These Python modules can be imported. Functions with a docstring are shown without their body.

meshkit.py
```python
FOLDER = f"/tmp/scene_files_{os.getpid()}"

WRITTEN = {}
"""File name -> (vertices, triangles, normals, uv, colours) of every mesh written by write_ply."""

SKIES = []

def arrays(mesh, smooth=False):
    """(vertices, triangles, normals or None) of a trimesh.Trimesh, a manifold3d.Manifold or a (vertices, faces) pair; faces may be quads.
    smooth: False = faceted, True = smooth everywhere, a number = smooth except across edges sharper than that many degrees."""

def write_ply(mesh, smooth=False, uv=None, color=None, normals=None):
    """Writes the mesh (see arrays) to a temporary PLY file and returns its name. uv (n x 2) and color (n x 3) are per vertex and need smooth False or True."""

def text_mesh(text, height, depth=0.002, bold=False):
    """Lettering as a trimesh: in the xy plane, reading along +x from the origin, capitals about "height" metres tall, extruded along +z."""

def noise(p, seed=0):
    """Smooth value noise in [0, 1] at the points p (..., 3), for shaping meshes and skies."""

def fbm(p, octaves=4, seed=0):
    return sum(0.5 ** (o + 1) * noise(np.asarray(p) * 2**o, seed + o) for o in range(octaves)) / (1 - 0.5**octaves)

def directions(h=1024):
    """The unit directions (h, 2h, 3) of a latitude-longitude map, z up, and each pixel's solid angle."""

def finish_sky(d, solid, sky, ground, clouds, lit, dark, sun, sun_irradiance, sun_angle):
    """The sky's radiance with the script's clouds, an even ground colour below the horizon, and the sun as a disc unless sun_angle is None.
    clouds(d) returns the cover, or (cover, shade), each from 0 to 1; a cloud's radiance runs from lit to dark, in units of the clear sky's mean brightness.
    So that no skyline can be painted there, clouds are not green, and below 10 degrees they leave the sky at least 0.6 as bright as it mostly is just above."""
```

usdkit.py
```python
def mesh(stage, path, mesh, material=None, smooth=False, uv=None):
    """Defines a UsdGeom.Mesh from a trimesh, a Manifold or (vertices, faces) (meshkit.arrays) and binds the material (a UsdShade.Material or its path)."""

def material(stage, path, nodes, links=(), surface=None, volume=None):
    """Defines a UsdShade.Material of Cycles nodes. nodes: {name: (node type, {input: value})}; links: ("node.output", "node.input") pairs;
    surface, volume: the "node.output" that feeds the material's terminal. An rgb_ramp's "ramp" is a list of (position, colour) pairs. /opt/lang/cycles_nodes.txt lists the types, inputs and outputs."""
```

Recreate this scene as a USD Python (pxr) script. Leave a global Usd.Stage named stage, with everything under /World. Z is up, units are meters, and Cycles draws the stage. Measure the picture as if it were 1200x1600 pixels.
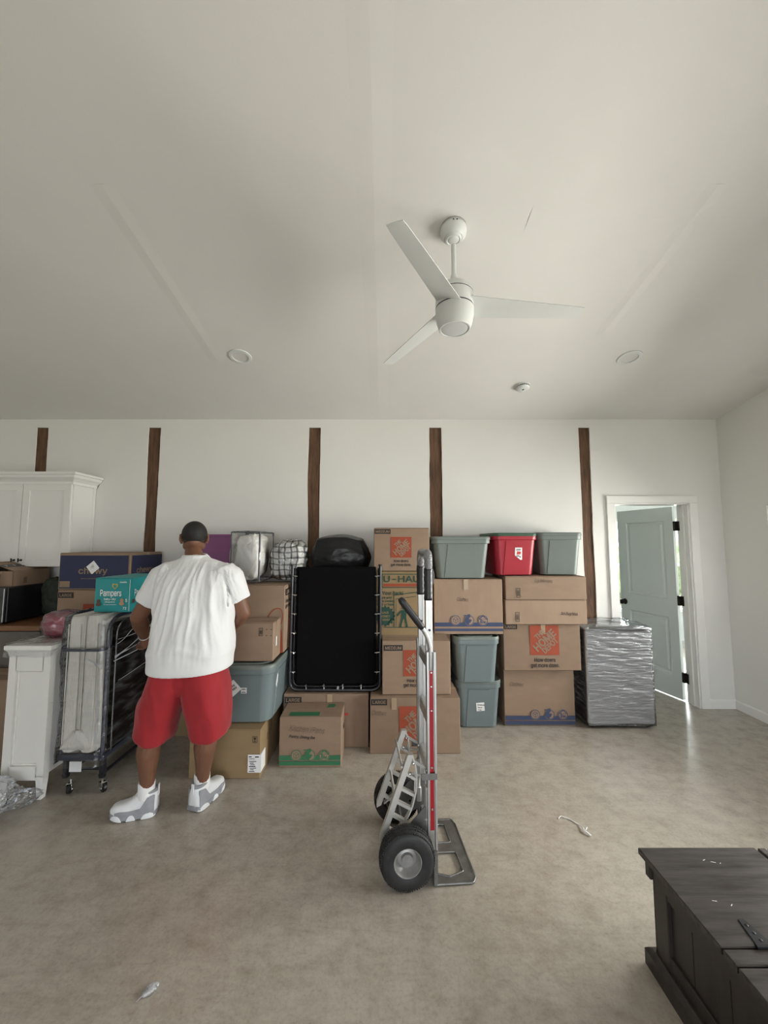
import math, random
import numpy as np
import trimesh, shapely
from shapely.geometry import Polygon, box as sbox, Point, LineString
from shapely import affinity
import manifold3d
from manifold3d import Manifold
import meshkit, usdkit
from meshkit import text_mesh, fbm, noise
from pxr import Usd, UsdGeom, UsdLux, UsdShade, Gf, Sdf

random.seed(7); np.random.seed(7)
stage = Usd.Stage.CreateInMemory()
UsdGeom.SetStageUpAxis(stage, UsdGeom.Tokens.z)
UsdGeom.Xform.Define(stage, '/World'); UsdGeom.Scope.Define(stage, '/World/Looks')

# ------------------------------------------------------------------ camera
EYE, PITCH = 1.64, 4.6
cam = UsdGeom.Camera.Define(stage, '/World/camera')
cam.AddTranslateOp().Set(Gf.Vec3d(0, 0, EYE)); cam.AddRotateXOp().Set(90 + PITCH)
cam.CreateHorizontalApertureAttr(36.0); cam.CreateVerticalApertureAttr(48.0)
cam.CreateFocalLengthAttr(18.0)
cam.CreateClippingRangeAttr(Gf.Vec2f(0.05, 500))
cam.CreateExposureAttr(1.95)

# ------------------------------------------------------------------ light: sun and sky outdoors, daylight in the openings
sky = UsdLux.DomeLight.Define(stage, '/World/sky_dome')
sky.CreateIntensityAttr(0.45); sky.CreateColorAttr(Gf.Vec3f(0.85, 0.92, 1.0))
sun = UsdLux.DistantLight.Define(stage, '/World/sun_light')
sun.CreateIntensityAttr(0.9); sun.CreateAngleAttr(0.6); sun.CreateColorAttr(Gf.Vec3f(1, 0.95, 0.86))
sun.AddRotateZOp().Set(-8); sun.AddRotateXOp().Set(-34)      # high, from beyond the back wall

def rect_light(name, loc, rot, w, h, power, col):
    l = UsdLux.RectLight.Define(stage, '/World/' + name)
    l.AddTranslateOp().Set(Gf.Vec3d(*loc)); l.AddRotateXYZOp().Set(Gf.Vec3f(*rot))
    l.CreateWidthAttr(w); l.CreateHeightAttr(h); l.CreateIntensityAttr(power); l.CreateColorAttr(Gf.Vec3f(*col))
    return l
# daylight through the right-hand window and through the open garage door behind the camera
rect_light('window_daylight', (3.63, 1.95, 1.42), (0, 90, 0), 1.06, 3.1, 5.3, (1.0, 0.95, 0.90))
rect_light('side_room_daylight', (4.4, 6.82, 1.27), (-90, 0, 0), 1.7, 1.5, 5.0, (1.0, .99, .95))
rect_light('garage_door_daylight', (0.7, -3.66, 1.2), (90, 0, 0), 3.8, 2.3, 0.26, (1.0, 0.95, 0.92))

# ------------------------------------------------------------------ helpers
COUNT = {}
def numbered(parent, name):
    k = (parent, name); n = COUNT.get(k, 0); COUNT[k] = n + 1
    return name if n == 0 else f'{name}_{n:03d}'

def tag(p, label=None, cat=None, group=None, kind=None):
    p = p.GetPrim() if hasattr(p, 'GetPrim') else p
    for k, v in (('label', label), ('category', cat), ('group', group), ('kind', kind)):
        if v: p.SetCustomDataByKey(k, v)
    return p

def thing(name, label, cat, loc=(0, 0, 0), rz=0, group=None, rx=0, ry=0):
    x = UsdGeom.Xform.Define(stage, '/World/' + numbered('/World', name))
    x.AddTranslateOp().Set(Gf.Vec3d(*map(float, loc)))
    if rz: x.AddRotateZOp().Set(float(rz))
    if rx: x.AddRotateXOp().Set(float(rx))
    if ry: x.AddRotateYOp().Set(float(ry))
    return tag(x, label, cat, group)

def obj(name, mesh, m, parent=None, smooth=False, label=None, kind=None):
    """one Mesh prim under parent (a prim) or under /World"""
    base = str(parent.GetPath()) if parent is not None else '/World'
    if isinstance(mesh, list): mesh = cat(mesh)
    if parent is None: w = name
    p = usdkit.mesh(stage, base + '/' + numbered(base, name), mesh, m, smooth=smooth).GetPrim()
    return tag(p, label, None, None, kind)

def struct(name, mesh, m, smooth=False): return obj(name, mesh, m, None, smooth, kind='structure')
def struct_x(name):
    return tag(UsdGeom.Xform.Define(stage, '/World/' + numbered('/World', name)), kind='structure')

def cat(ms): return trimesh.util.concatenate([tm(m) for m in ms])
def tm(m):
    if isinstance(m, trimesh.Trimesh): return m
    v, f, _ = meshkit.arrays(m); return trimesh.Trimesh(v, f, process=False)
def bx(x0, x1, y0, y1, z0, z1):
    b = trimesh.creation.box([abs(x1-x0), abs(y1-y0), abs(z1-z0)]); b.apply_translation([(x0+x1)/2, (y0+y1)/2, (z0+z1)/2]); return b
def cbx(x0, x1, y0, y1, z0, z1, c=0.004):
    """box with chamfered edges"""
    lo, hi = np.array([x0, y0, z0], float), np.array([x1, y1, z1], float); pts = []
    c = min(c, 0.45*min(hi-lo))
    for sx in (0, 1):
        for sy in (0, 1):
            for sz in (0, 1):
                q = np.where([sx, sy, sz], hi, lo); d = np.where([sx, sy, sz], -c, c)
                for k in range(3):
                    w = q + d; w[k] = q[k]; pts.append(w)
    return trimesh.convex.convex_hull(np.array(pts))
def tr(m, x=0, y=0, z=0): m = m.copy(); m.apply_translation([x, y, z]); return m
def rot(m, deg, ax, pt=(0, 0, 0)):
    m = m.copy(); m.apply_transform(trimesh.transformations.rotation_matrix(math.radians(deg), ax, pt)); return m
def front(m, x=0, y=0, z=0):
    """(u,v,w) -> a face that looks towards -y"""
    m = m.copy(); v = m.vertices; m.vertices = np.c_[x+v[:, 0], y-v[:, 2], z+v[:, 1]]; return m
def right(m, x=0, y=0, z=0):
    """(u,v,w) -> a face that looks towards +x"""
    m = m.copy(); v = m.vertices; m.vertices = np.c_[x+v[:, 2], y+v[:, 0], z+v[:, 1]]; return m
def left(m, x=0, y=0, z=0):
    m = m.copy(); v = m.vertices; m.vertices = np.c_[x-v[:, 2], y-v[:, 0], z+v[:, 1]]; return m
def ext(poly, h):
    gs = [g for g in getattr(poly, 'geoms', [poly]) if g.area > 1e-9]
    return cat([trimesh.creation.extrude_polygon(g, h, engine='earcut') for g in gs])
def rrect(x0, y0, x1, y1, r, n=4):
    return sbox(x0+r, y0+r, x1-r, y1-r).buffer(r, quad_segs=n)
def loft(rings, cap=True, close=True):
    rings = [np.asarray(r, float) for r in rings]; n = len(rings[0]); v = np.vstack(rings); f = []
    for i in range(len(rings)-1):
        for j in range(n if close else n-1):
            a, b = i*n+j, i*n+(j+1) % n; c, d = a+n, b+n
            f += [[a, b, d], [a, d, c]]
    if cap:
        for i, s in ((0, -1), (len(rings)-1, 1)):
            ce = len(v); v = np.vstack([v, rings[i].mean(0)])
            for j in range(n):
                a, b = i*n+j, i*n+(j+1) % n
                f.append([a, b, ce] if s > 0 else [b, a, ce])
    m = trimesh.Trimesh(v, np.array(f), process=False)
    if m.volume < 0: m.invert()
    return m
def tube(path, r, n=8, closed=False):
    P = np.asarray(path, float); N = len(P); R = np.broadcast_to(r, N)
    T = np.gradient(P, axis=0) if not closed else np.roll(P, -1, 0)-np.roll(P, 1, 0)
    T /= np.linalg.norm(T, axis=1, keepdims=True)+1e-12
    up = np.array([0, 0, 1.0]) if abs(T[0][2]) < 0.9 else np.array([1.0, 0, 0])
    a = np.cross(T[0], up); a /= np.linalg.norm(a); rings = []
    for i in range(N):
        a = a - T[i]*a.dot(T[i]); a /= np.linalg.norm(a); b = np.cross(T[i], a)
        t = np.linspace(0, 2*np.pi, n, endpoint=False)
        rings.append(P[i]+R[i]*(np.cos(t)[:, None]*a+np.sin(t)[:, None]*b))
    if closed: rings.append(rings[0]); return loft(rings, cap=False)
    return loft(rings)
def bend(pts, r, n=5):
    """polyline with its corners rounded"""
    P = [np.asarray(p, float) for p in pts]; out = [P[0]]
    for a, b, c in zip(P, P[1:], P[2:]):
        u, w = a-b, c-b; d = min(r, .49*np.linalg.norm(u), .49*np.linalg.norm(w)); u, w = b+u/np.linalg.norm(u)*d, b+w/np.linalg.norm(w)*d
        for t in np.linspace(0, 1, n): out.append((1-t)**2*u+2*t*(1-t)*b+t*t*w)
    return np.array(out+[P[-1]])
def lathe(prof, n=32): return trimesh.creation.revolve(np.array(prof, float), sections=n)
def cyl(p, q, r, n=12): return tube([p, q], r, n)
def rring(w, d, r, z, n=6, x=0, y=0):
    """rounded rectangle ring of 4n points"""
    r = min(r, w/2-1e-4, d/2-1e-4); pts = []
    for cx, cy, a0 in ((w/2-r, d/2-r, 0), (-w/2+r, d/2-r, 90), (-w/2+r, -d/2+r, 180), (w/2-r, -d/2+r, 270)):
        for t in np.radians(np.linspace(a0, a0+90, n)): pts.append([x+cx+r*np.cos(t), y+cy+r*np.sin(t), z])
    return np.array(pts)
def spline(y, k, pts):
    from scipy.interpolate import PchipInterpolator
    pts = np.array(pts, float); return PchipInterpolator(pts[:, 0], pts[:, 1:])(y)
def refine(m, L):
    if not isinstance(m, Manifold): m = to_man(m)
    return m.refine_to_length(L)
def to_man(t):
    t = t.copy(); t.merge_vertices(); return Manifold(manifold3d.Mesh(np.asarray(t.vertices, np.float32), np.asarray(t.faces, np.uint32)))
def sph(c, r, n=16): return Manifold.sphere(r, n).translate(list(map(float, c)))
def bone(a, b, ra, rb, n=16): return Manifold.batch_hull([sph(a, ra, n), sph(b, rb, n)])
def txt(s, h, bold=False, w=None, depth=0.0006, shear=0.0):
    t = text_mesh(s, h, depth, bold)
    if shear: t.vertices[:, 0] += shear*t.vertices[:, 1]
    if w: t.vertices[:, 0] *= w/t.extents[0]
    t.vertices[:, 0] -= t.vertices[:, 0].min()
    return t
def mid(t): t = t.copy(); t.vertices[:, 0] -= t.bounds[:, 0].mean(); return t

# ------------------------------------------------------------------ materials
def mat(name, col, rough=0.5, metal=0.0, var=0.0, scale=8.0, stretch=(1, 1, 1), bump=0.0, bscale=60.0, spec=0.5, col2=None, detail=3.0, coat=0.0, sheen=0.0, rvar=0.0, bdist=0.01):
    c = np.array(col, float); c2 = np.array(col2, float) if col2 is not None else c*(1-var)
    n = {'p': ('principled_bsdf', {'base_color': c, 'roughness': rough, 'metallic': metal, 'specular_ior_level': spec, 'coat_weight': coat, 'sheen_weight': sheen}), 'tc': ('texture_coordinate', {})}
    l = []
    if var or col2 is not None:
        n['m'] = ('mapping', {'scale': stretch}); n['n'] = ('noise_texture', {'scale': scale, 'detail': detail, 'roughness': 0.6})
        n['r'] = ('rgb_ramp', {'ramp': [(0.3, c2), (0.7, c)]})
        l += [('tc.object', 'm.vector'), ('m.vector', 'n.vector'), ('n.fac', 'r.fac'), ('r.color', 'p.base_color')]
        if rvar:
            n['rr'] = ('map_range', {'from_min': .3, 'from_max': .7, 'to_min': rough-rvar, 'to_max': rough+rvar}); l += [('n.fac', 'rr.value'), ('rr.result', 'p.roughness')]
    if bump:
        n['bm'] = ('mapping', {'scale': stretch}); n['bn'] = ('noise_texture', {'scale': bscale, 'detail': 3.0}); n['b'] = ('bump', {'strength': bump, 'distance': bdist})
        l += [('tc.object', 'bm.vector'), ('bm.vector', 'bn.vector'), ('bn.fac', 'b.height'), ('b.normal', 'p.normal')]
    return usdkit.material(stage, '/World/Looks/' + name, n, l, surface='p.BSDF')

def film_mat(name, opac, rough=0.12, scale=14, stretch=(1, 1, 4), bump=0.6, tint=(1, 1, 1), white=0.0, dist=0.02):
    """clear stretch film: mostly transparent, a share of gloss that wrinkles break up, a little milkiness"""
    n = {'tc': ('texture_coordinate', {}), 'm': ('mapping', {'scale': stretch}), 'n': ('noise_texture', {'scale': scale, 'detail': 4.0, 'distortion': 0.6}),
         'b': ('bump', {'strength': bump, 'distance': dist}), 't': ('transparent_bsdf', {'color': tint}), 'g': ('glossy_bsdf', {'color': (.95, .97, 1), 'roughness': rough}),
         'd': ('diffuse_bsdf', {'color': (.8, .82, .84)}), 'fr': ('fresnel', {'IOR': 1.5}), 'fm': ('math', {'math_type': 'add', 'value2': opac, 'use_clamp': True}),
         'mr': ('map_range', {'from_min': .45, 'from_max': .75, 'to_min': 0.0, 'to_max': white}), 'x': ('mix_closure', {}), 'y': ('mix_closure', {})}
    l = [('tc.object', 'm.vector'), ('m.vector', 'n.vector'), ('n.fac', 'b.height'), ('b.normal', 'g.normal'), ('b.normal', 'fr.normal'), ('fr.fac', 'fm.value1'), ('fm.value', 'x.fac'),
         ('t.BSDF', 'x.closure1'), ('g.BSDF', 'x.closure2'), ('n.fac', 'mr.value'), ('mr.result', 'y.fac'), ('x.closure', 'y.closure1'), ('d.BSDF', 'y.closure2')]
    return usdkit.material(stage, '/World/Looks/' + name, n, l, surface='y.closure')

M = {}
M['ceiling'] = mat('ceiling_paint', (.74, .72, .69), .7, var=.05, scale=1.2, bump=.08, bscale=180, bdist=.003)
M['wall'] = mat('wall_paint', (.78, .77, .735), .65, var=.03, scale=2.0, bump=.06, bscale=200, bdist=.003)
M['trim'] = mat('trim_paint', (.82, .81, .78), .4)
M['sage'] = mat('sage_paint', (.60, .645, .62), .42, var=.03, scale=3)
M['wood_post'] = mat('old_timber', (.17, .09, .048), .8, col2=(.06, .030, .016), scale=5, stretch=(6, 6, .8), bump=.5, bscale=18, detail=6)
M['white'] = mat('white_enamel', (.80, .79, .76), .38)
M['fanwhite'] = mat('fan_white', (.68, .69, .675), .4)
M['black'] = mat('black_plastic', (.012, .012, .014), .4)
M['blacksteel'] = mat('black_steel', (.012, .013, .018), .3, spec=.6)
M['bronze'] = mat('dark_bronze', (.04, .035, .03), .35, metal=.8)
M['alu'] = mat('aluminium', (.62, .62, .61), .38, metal=.9, var=.15, scale=20, stretch=(4, 4, .6))
M['alupaint'] = mat('pale_aluminium', (.60, .59, .56), .42, metal=.55, var=.1, scale=16)
M['cast'] = mat('cast_metal', (.27, .27, .265), .45, metal=.85, var=.35, scale=18, bump=.15, bscale=120, bdist=.004)
M['chrome'] = mat('chrome', (.75, .75, .76), .15, metal=1.0)
M['rubber'] = mat('tyre_rubber', (.018, .018, .019), .6, var=.4, scale=30, bump=.1, bscale=90)
M['card'] = mat('cardboard', (.305, .208, .142), .78, var=.10, scale=5, stretch=(1, 1, 3), bump=.06, bscale=90, bdist=.004)
M['card2'] = mat('cardboard_pale', (.345, .238, .165), .78, var=.10, scale=5, stretch=(3, 1, 1), bump=.06, bscale=90, bdist=.004)
M['card3'] = mat('cardboard_tan', (.285, .195, .100), .75, var=.10, scale=4, stretch=(1, 1, 3), bump=.06, bscale=90, bdist=.004)
M['card4'] = mat('cardboard_dull', (.27, .183, .124), .8, var=.12, scale=6, stretch=(1, 1, 2), bump=.06, bscale=90, bdist=.004)
M['tape'] = mat('packing_tape', (.38, .28, .19), .22)
M['orange'] = mat('orange_ink', (.33, .06, .025), .75, var=.08, scale=30)
M['blueink'] = mat('blue_ink', (.042, .06, .13), .7)
M['greenink'] = mat('green_ink', (.025, .14, .06), .7)
M['dkgreen'] = mat('dark_green_ink', (.012, .055, .035), .7)
M['ink'] = mat('black_ink', (.025, .02, .018), .7)
M['inkfade'] = mat('faded_pen', (.16, .115, .08), .8)
M['paper'] = mat('white_paper', (.82, .82, .82), .5)
M['redink'] = mat('red_ink', (.55, .05, .04), .6)
M['greytote'] = mat('grey_tote_plastic', (.165, .195, .178), .42, var=.05, scale=4)
M['greytote2'] = mat('grey_tote_plastic_blue', (.155, .195, .20), .40, var=.05, scale=4)
M['redtote'] = mat('red_tote_plastic', (.36, .012, .028), .36, var=.05, scale=4)
M['greenlid'] = mat('green_lid_plastic', (.035, .085, .052), .4)
# ================================================================== THE ROOM
XL, XR, YB, YF, S, H0 = -4.7, 3.5, 3.96, -3.6, 0.18, 2.94
def zc(y): return H0 + S*(YB-y)
def wobble(x, z0, z1, a, seed, n=30):
    rs = np.random.RandomState(seed); zz = np.linspace(z0, z1, n)
    w = np.convolve(rs.randn(n+6), np.ones(5)/5, 'same')[3:-3]*a
    return [(x+w[i], zz[i]) for i in range(n)]
fl = bx(XL-.2, XR+.15, YF-.2, 4.1, -.12, 0)
M['floor'] = usdkit.material(stage, '/World/Looks/polished_concrete', {
    'tc': ('texture_coordinate', {}), 'n1': ('noise_texture', {'scale': 1.1, 'detail': 6.0, 'roughness': .62, 'distortion': .4}),
    'n2': ('noise_texture', {'scale': 9.0, 'detail': 8.0, 'roughness': .7}), 'n3': ('noise_texture', {'scale': 70.0, 'detail': 4.0, 'roughness': .75}),
    'mp': ('mapping', {'scale': (1.2, 5.5, 1), 'rotation': (0, 0, .5)}), 'n4': ('noise_texture', {'scale': 2.4, 'detail': 7.0, 'roughness': .65, 'distortion': 2.2}),
    'r1': ('rgb_ramp', {'ramp': [(.30, (.355, .312, .262)), (.5, (.395, .354, .302)), (.72, (.435, .396, .345))]}),
    'r2': ('rgb_ramp', {'ramp': [(.30, (.84, .83, .80)), (.55, (1, 1, 1)), (.75, (1.06, 1.06, 1.05))]}),
    'r3': ('rgb_ramp', {'ramp': [(.28, (.78, .77, .75)), (.5, (1, 1, 1)), (.7, (1.06, 1.06, 1.05))]}),
    'r4': ('rgb_ramp', {'ramp': [(.34, (.90, .89, .87)), (.5, (1, 1, 1)), (.66, (1.06, 1.06, 1.055))]}),
    'x1': ('mix', {'mix_type': 'multiply', 'fac': 1.0}), 'x2': ('mix', {'mix_type': 'multiply', 'fac': 1.0}), 'x3': ('mix', {'mix_type': 'multiply', 'fac': .8}),
    'rr': ('map_range', {'from_min': .3, 'from_max': .7, 'to_min': .24, 'to_max': .42}), 'b': ('bump', {'strength': .05, 'distance': .004}),
    'v1': ('voronoi_texture', {'scale': 5.5}), 'vr': ('rgb_ramp', {'ramp': [(0.0, (.55, .52, .48)), (.045, (1, 1, 1))]}), 'x4': ('mix', {'mix_type': 'multiply', 'fac': .55}),
    'wv': ('wave_texture', {'wave_type': 'rings', 'rings_direction': 'spherical', 'scale': 5.0, 'distortion': 9.0, 'detail': 4.0, 'detail_scale': 1.6, 'detail_roughness': .7}), 'wm': ('mapping', {'location': (1.5, .9, 0)}), 'wr': ('rgb_ramp', {'ramp': [(0.0, (.80, .79, .77)), (.10, (1, 1, 1)), (1, (1.03, 1.03, 1.03))]}), 'x5': ('mix', {'mix_type': 'multiply', 'fac': .22}),
    'sm': ('mapping', {'scale': (26, 3.2, 1), 'rotation': (0, 0, -.55)}), 'sn': ('noise_texture', {'scale': 3.0, 'detail': 5.0, 'roughness': .7, 'distortion': .8}), 'sr': ('rgb_ramp', {'ramp': [(.26, (.72, .70, .67)), (.37, (1, 1, 1)), (.66, (1, 1, 1)), (.74, (1.07, 1.07, 1.07))]}), 'x6': ('mix', {'mix_type': 'multiply', 'fac': .6}),
    'p': ('principled_bsdf', {'specular_ior_level': .5, 'coat_weight': .35, 'coat_roughness': .22})},
    [('tc.object', 'n1.vector'), ('tc.object', 'n2.vector'), ('tc.object', 'n3.vector'), ('tc.object', 'mp.vector'), ('mp.vector', 'n4.vector'),
     ('n1.fac', 'r1.fac'), ('n2.fac', 'r2.fac'), ('n3.fac', 'r3.fac'), ('n4.fac', 'r4.fac'), ('r1.color', 'x1.color1'), ('r2.color', 'x1.color2'), ('x1.color', 'x2.color1'), ('r3.color', 'x2.color2'),
     ('x2.color', 'x3.color1'), ('r4.color', 'x3.color2'), ('tc.object', 'v1.vector'), ('v1.distance', 'vr.fac'), ('x3.color', 'x4.color1'), ('vr.color', 'x4.color2'), ('tc.object', 'wm.vector'), ('wm.vector', 'wv.vector'), ('wv.fac', 'wr.fac'), ('x4.color', 'x5.color1'), ('wr.color', 'x5.color2'), ('tc.object', 'sm.vector'), ('sm.vector', 'sn.vector'), ('sn.fac', 'sr.fac'), ('x5.color', 'x6.color1'), ('sr.color', 'x6.color2'), ('x6.color', 'p.base_color'), ('n2.fac', 'rr.value'), ('rr.result', 'p.roughness'), ('n3.fac', 'b.height'), ('b.normal', 'p.normal')], surface='p.BSDF')
struct('floor', fl, M['floor'])
# ceiling: a slab that rises towards the camera
c0, c1 = YF-.2, 4.12
cv = np.array([[XL-.2, c0, zc(c0)], [XR+.2, c0, zc(c0)], [XR+.2, c1, zc(c1)], [XL-.2, c1, zc(c1)]])
ce = trimesh.convex.convex_hull(np.vstack([cv, cv+[0, 0, .15]]))
struct('ceiling', ce, M['ceiling'])
# faint raised board joints of the ceiling
def joint(xa, ya, xb, yb, w):
    d = np.array([xb-xa, yb-ya]); n = np.array([-d[1], d[0]])/np.linalg.norm(d)*w/2; P = []
    for (x, y) in ((xa, ya), (xb, yb)):
        for s, h in ((-1, 0.0), (1, 0.0)): P.append([x+s*n[0], y+s*n[1], zc(y+s*n[1])+.002])
        P.append([x, y, zc(y)-.0022])
    return trimesh.convex.convex_hull(np.array(P))
cj = struct_x('trim_6')
for a in ((-.05, .4, -.05, 3.95, .32), (.75, 1.86, 3.5, 1.86, .25), (-1.35, 1.7, -1.35, 3.0, .22), (1.6, 1.7, 1.6, 2.7, .2)): obj('ceiling_joint', joint(*a), M['ceiling'], cj)

# back wall with the door opening and the five timber posts let into it
POSTS = [(-3.655, -3.53), (-2.475, -2.35), (-.787, -.667), (.476, .604), (2.048, 2.158)]
DX0, DX1, DZ = 2.375, 3.155, 2.055
wall = sbox(XL-.15, 0, XR+.15, zc(YB)+.06).difference(sbox(DX0, -.1, DX1, DZ))
for i, (a, b) in enumerate(POSTS):
    lft = wobble(a, -.1, 2.852, .006, 10+i); rgt = wobble(b, -.1, 2.85, .006, 40+i)
    wall = wall.difference(Polygon(lft+rgt[::-1]))
struct('wall_back', front(ext(wall, .14), 0, YB+.14, 0), M['wall'])
plab = ['short stretch of dark timber post showing above the white wall cabinet', 'dark timber post in the wall above the navy carton, left of the man',
        'dark timber post in the wall above the black trash bag', 'dark timber post in the wall between the top carton and the top grey totes', 'dark timber post in the wall beside the open door']
for i, (a, b) in enumerate(POSTS):
    m = bx(a-.02, b+.02, YB+.012, YB+.135, 0, 2.88)
    m = tm(refine(m, .035)); v = m.vertices; fr = v[:, 1] < YB+.05
    v[fr, 1] += (fbm(v[fr]*[14, 14, 3], 3, i)-.5)*.008; m.vertices = v
    p = obj('timber_post', m, M['wood_post']); tag(p, plab[i], 'post', 'old timber posts let into the back wall')

side = Polygon([(YF-.15, 0), (YB+.14, 0), (YB+.14, zc(YB+.14)+.05), (YF-.15, zc(YF-.15)+.05)])
WY0, WY1, WZ0, WZ1 = .40, 3.50, .90, 1.985
wr = side.difference(sbox(WY0, WZ0, WY1, WZ1))
struct('wall_right', right(ext(wr, .15), XR, 0, 0), M['wall'])
struct('wall_left', right(ext(side, .15), XL-.15, 0, 0), M['wall'])
fz = zc(YF)
fwall = sbox(XL-.15, 0, XR+.15, fz+.05).difference(sbox(-1.2, -.1, 2.6, 2.35))
struct('wall_front', front(ext(fwall, .15), 0, YF, 0), M['wall'])
# right-hand window: vinyl frame, mullions, sill and panes
w1 = struct_x('window_1')
fx0, fx1 = XR+.03, XR+.10
fr = sbox(WY0, WZ0, WY1, WZ1).difference(shapely.union_all([sbox(WY0+.05+k*1.033, WZ0+.05, WY0+1.033*(k+1)-(.05 if k == 2 else 0), WZ1-.05) for k in range(3)]))
obj('window_frame', right(ext(fr, .07), fx0, 0, 0), M['trim'], w1)
glass = usdkit.material(stage, '/World/Looks/window_glass', {'t': ('transparent_bsdf', {'color': (.97, .99, .98)}), 'g': ('glossy_bsdf', {'roughness': .01}), 'f': ('fresnel', {'IOR': 1.45}), 'x': ('mix_closure', {})},
                        [('f.fac', 'x.fac'), ('t.BSDF', 'x.closure1'), ('g.BSDF', 'x.closure2')], surface='x.closure')
for k in range(3): obj('pane', bx(XR+.06, XR+.064, WY0+1.033*k+.04, WY0+1.033*(k+1)-.02, WZ0+.04, WZ1-.04), glass, w1)
for k in (1, 2): obj('mullion', cbx(fx0-.01, fx1, WY0+1.033*k-.03, WY0+1.033*k+.03, WZ0+.02, WZ1-.02), M['trim'], w1)
obj('window_sill', cbx(XR-.02, XR+.05, WY0-.03, WY1+.03, WZ0-.025, WZ0+.004), M['trim'], w1)
# baseboards
def bboard(name, pts, flip=False):
    prof = np.array([(0, 0), (.014, 0), (.014, .076), (.010, .085), (0, .088)])
    rings = [np.array([[p[0]+n[0]*a, p[1]+n[1]*a, z] for a, z in prof]) for p, n in pts]
    return loft(rings)
struct('baseboard_back', bboard('b', [((3.232, YB), (0, -1)), ((XR, YB), (0, -1))]), M['trim'])
struct('baseboard_back', bboard('b', [((2.16, YB), (0, -1)), ((2.30, YB), (0, -1))]), M['trim'])
struct('baseboard_right', bboard('b', [((XR, YB-.014), (-1, 0)), ((XR, YF), (-1, 0))]), M['trim'])
# door: casing, jamb, stop, slab with two raised panels, hinges, knob
d = struct_x('door_1')
cw = .078
for n, m in (('casing', cbx(DX0-cw, DX0+.006, YB-.02, YB, 0, DZ-.006)), ('casing', cbx(DX1-.006, DX1+cw, YB-.02, YB, 0, DZ-.006)), ('casing', cbx(DX0-cw, DX1+cw, YB-.024, YB, DZ-.006, DZ+cw-.006))):
    obj(n, m, M['trim'], d)
obj('jamb', [bx(DX0, DX0+.018, YB-.004, YB+.145, 0, DZ), bx(DX1-.018, DX1, YB-.004, YB+.145, 0, DZ), bx(DX0, DX1, YB-.004, YB+.145, DZ-.018, DZ),
             bx(DX1-.03, DX1-.018, YB+.05, YB+.085, 0, DZ-.02), bx(DX0+.018, DX0+.03, YB+.05, YB+.085, 0, DZ-.02)], M['trim'], d)
DW, DT = .735, .035
TH = 75.5
hx, hy = DX1-.006, YB+.156
def slab_place(m):     # local: x from the hinge towards the latch, y through the slab (0 = room face), z up
    m = m.copy(); v = m.vertices - [0, DT, 0]; th = math.radians(TH)
    ex = np.array([-math.cos(th), math.sin(th)]); ey = np.array([math.sin(th), math.cos(th)])
    m.vertices = np.c_[hx+ex[0]*v[:, 0]+ey[0]*v[:, 1], hy+ex[1]*v[:, 0]+ey[1]*v[:, 1], v[:, 2]]; m.invert(); return m
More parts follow.
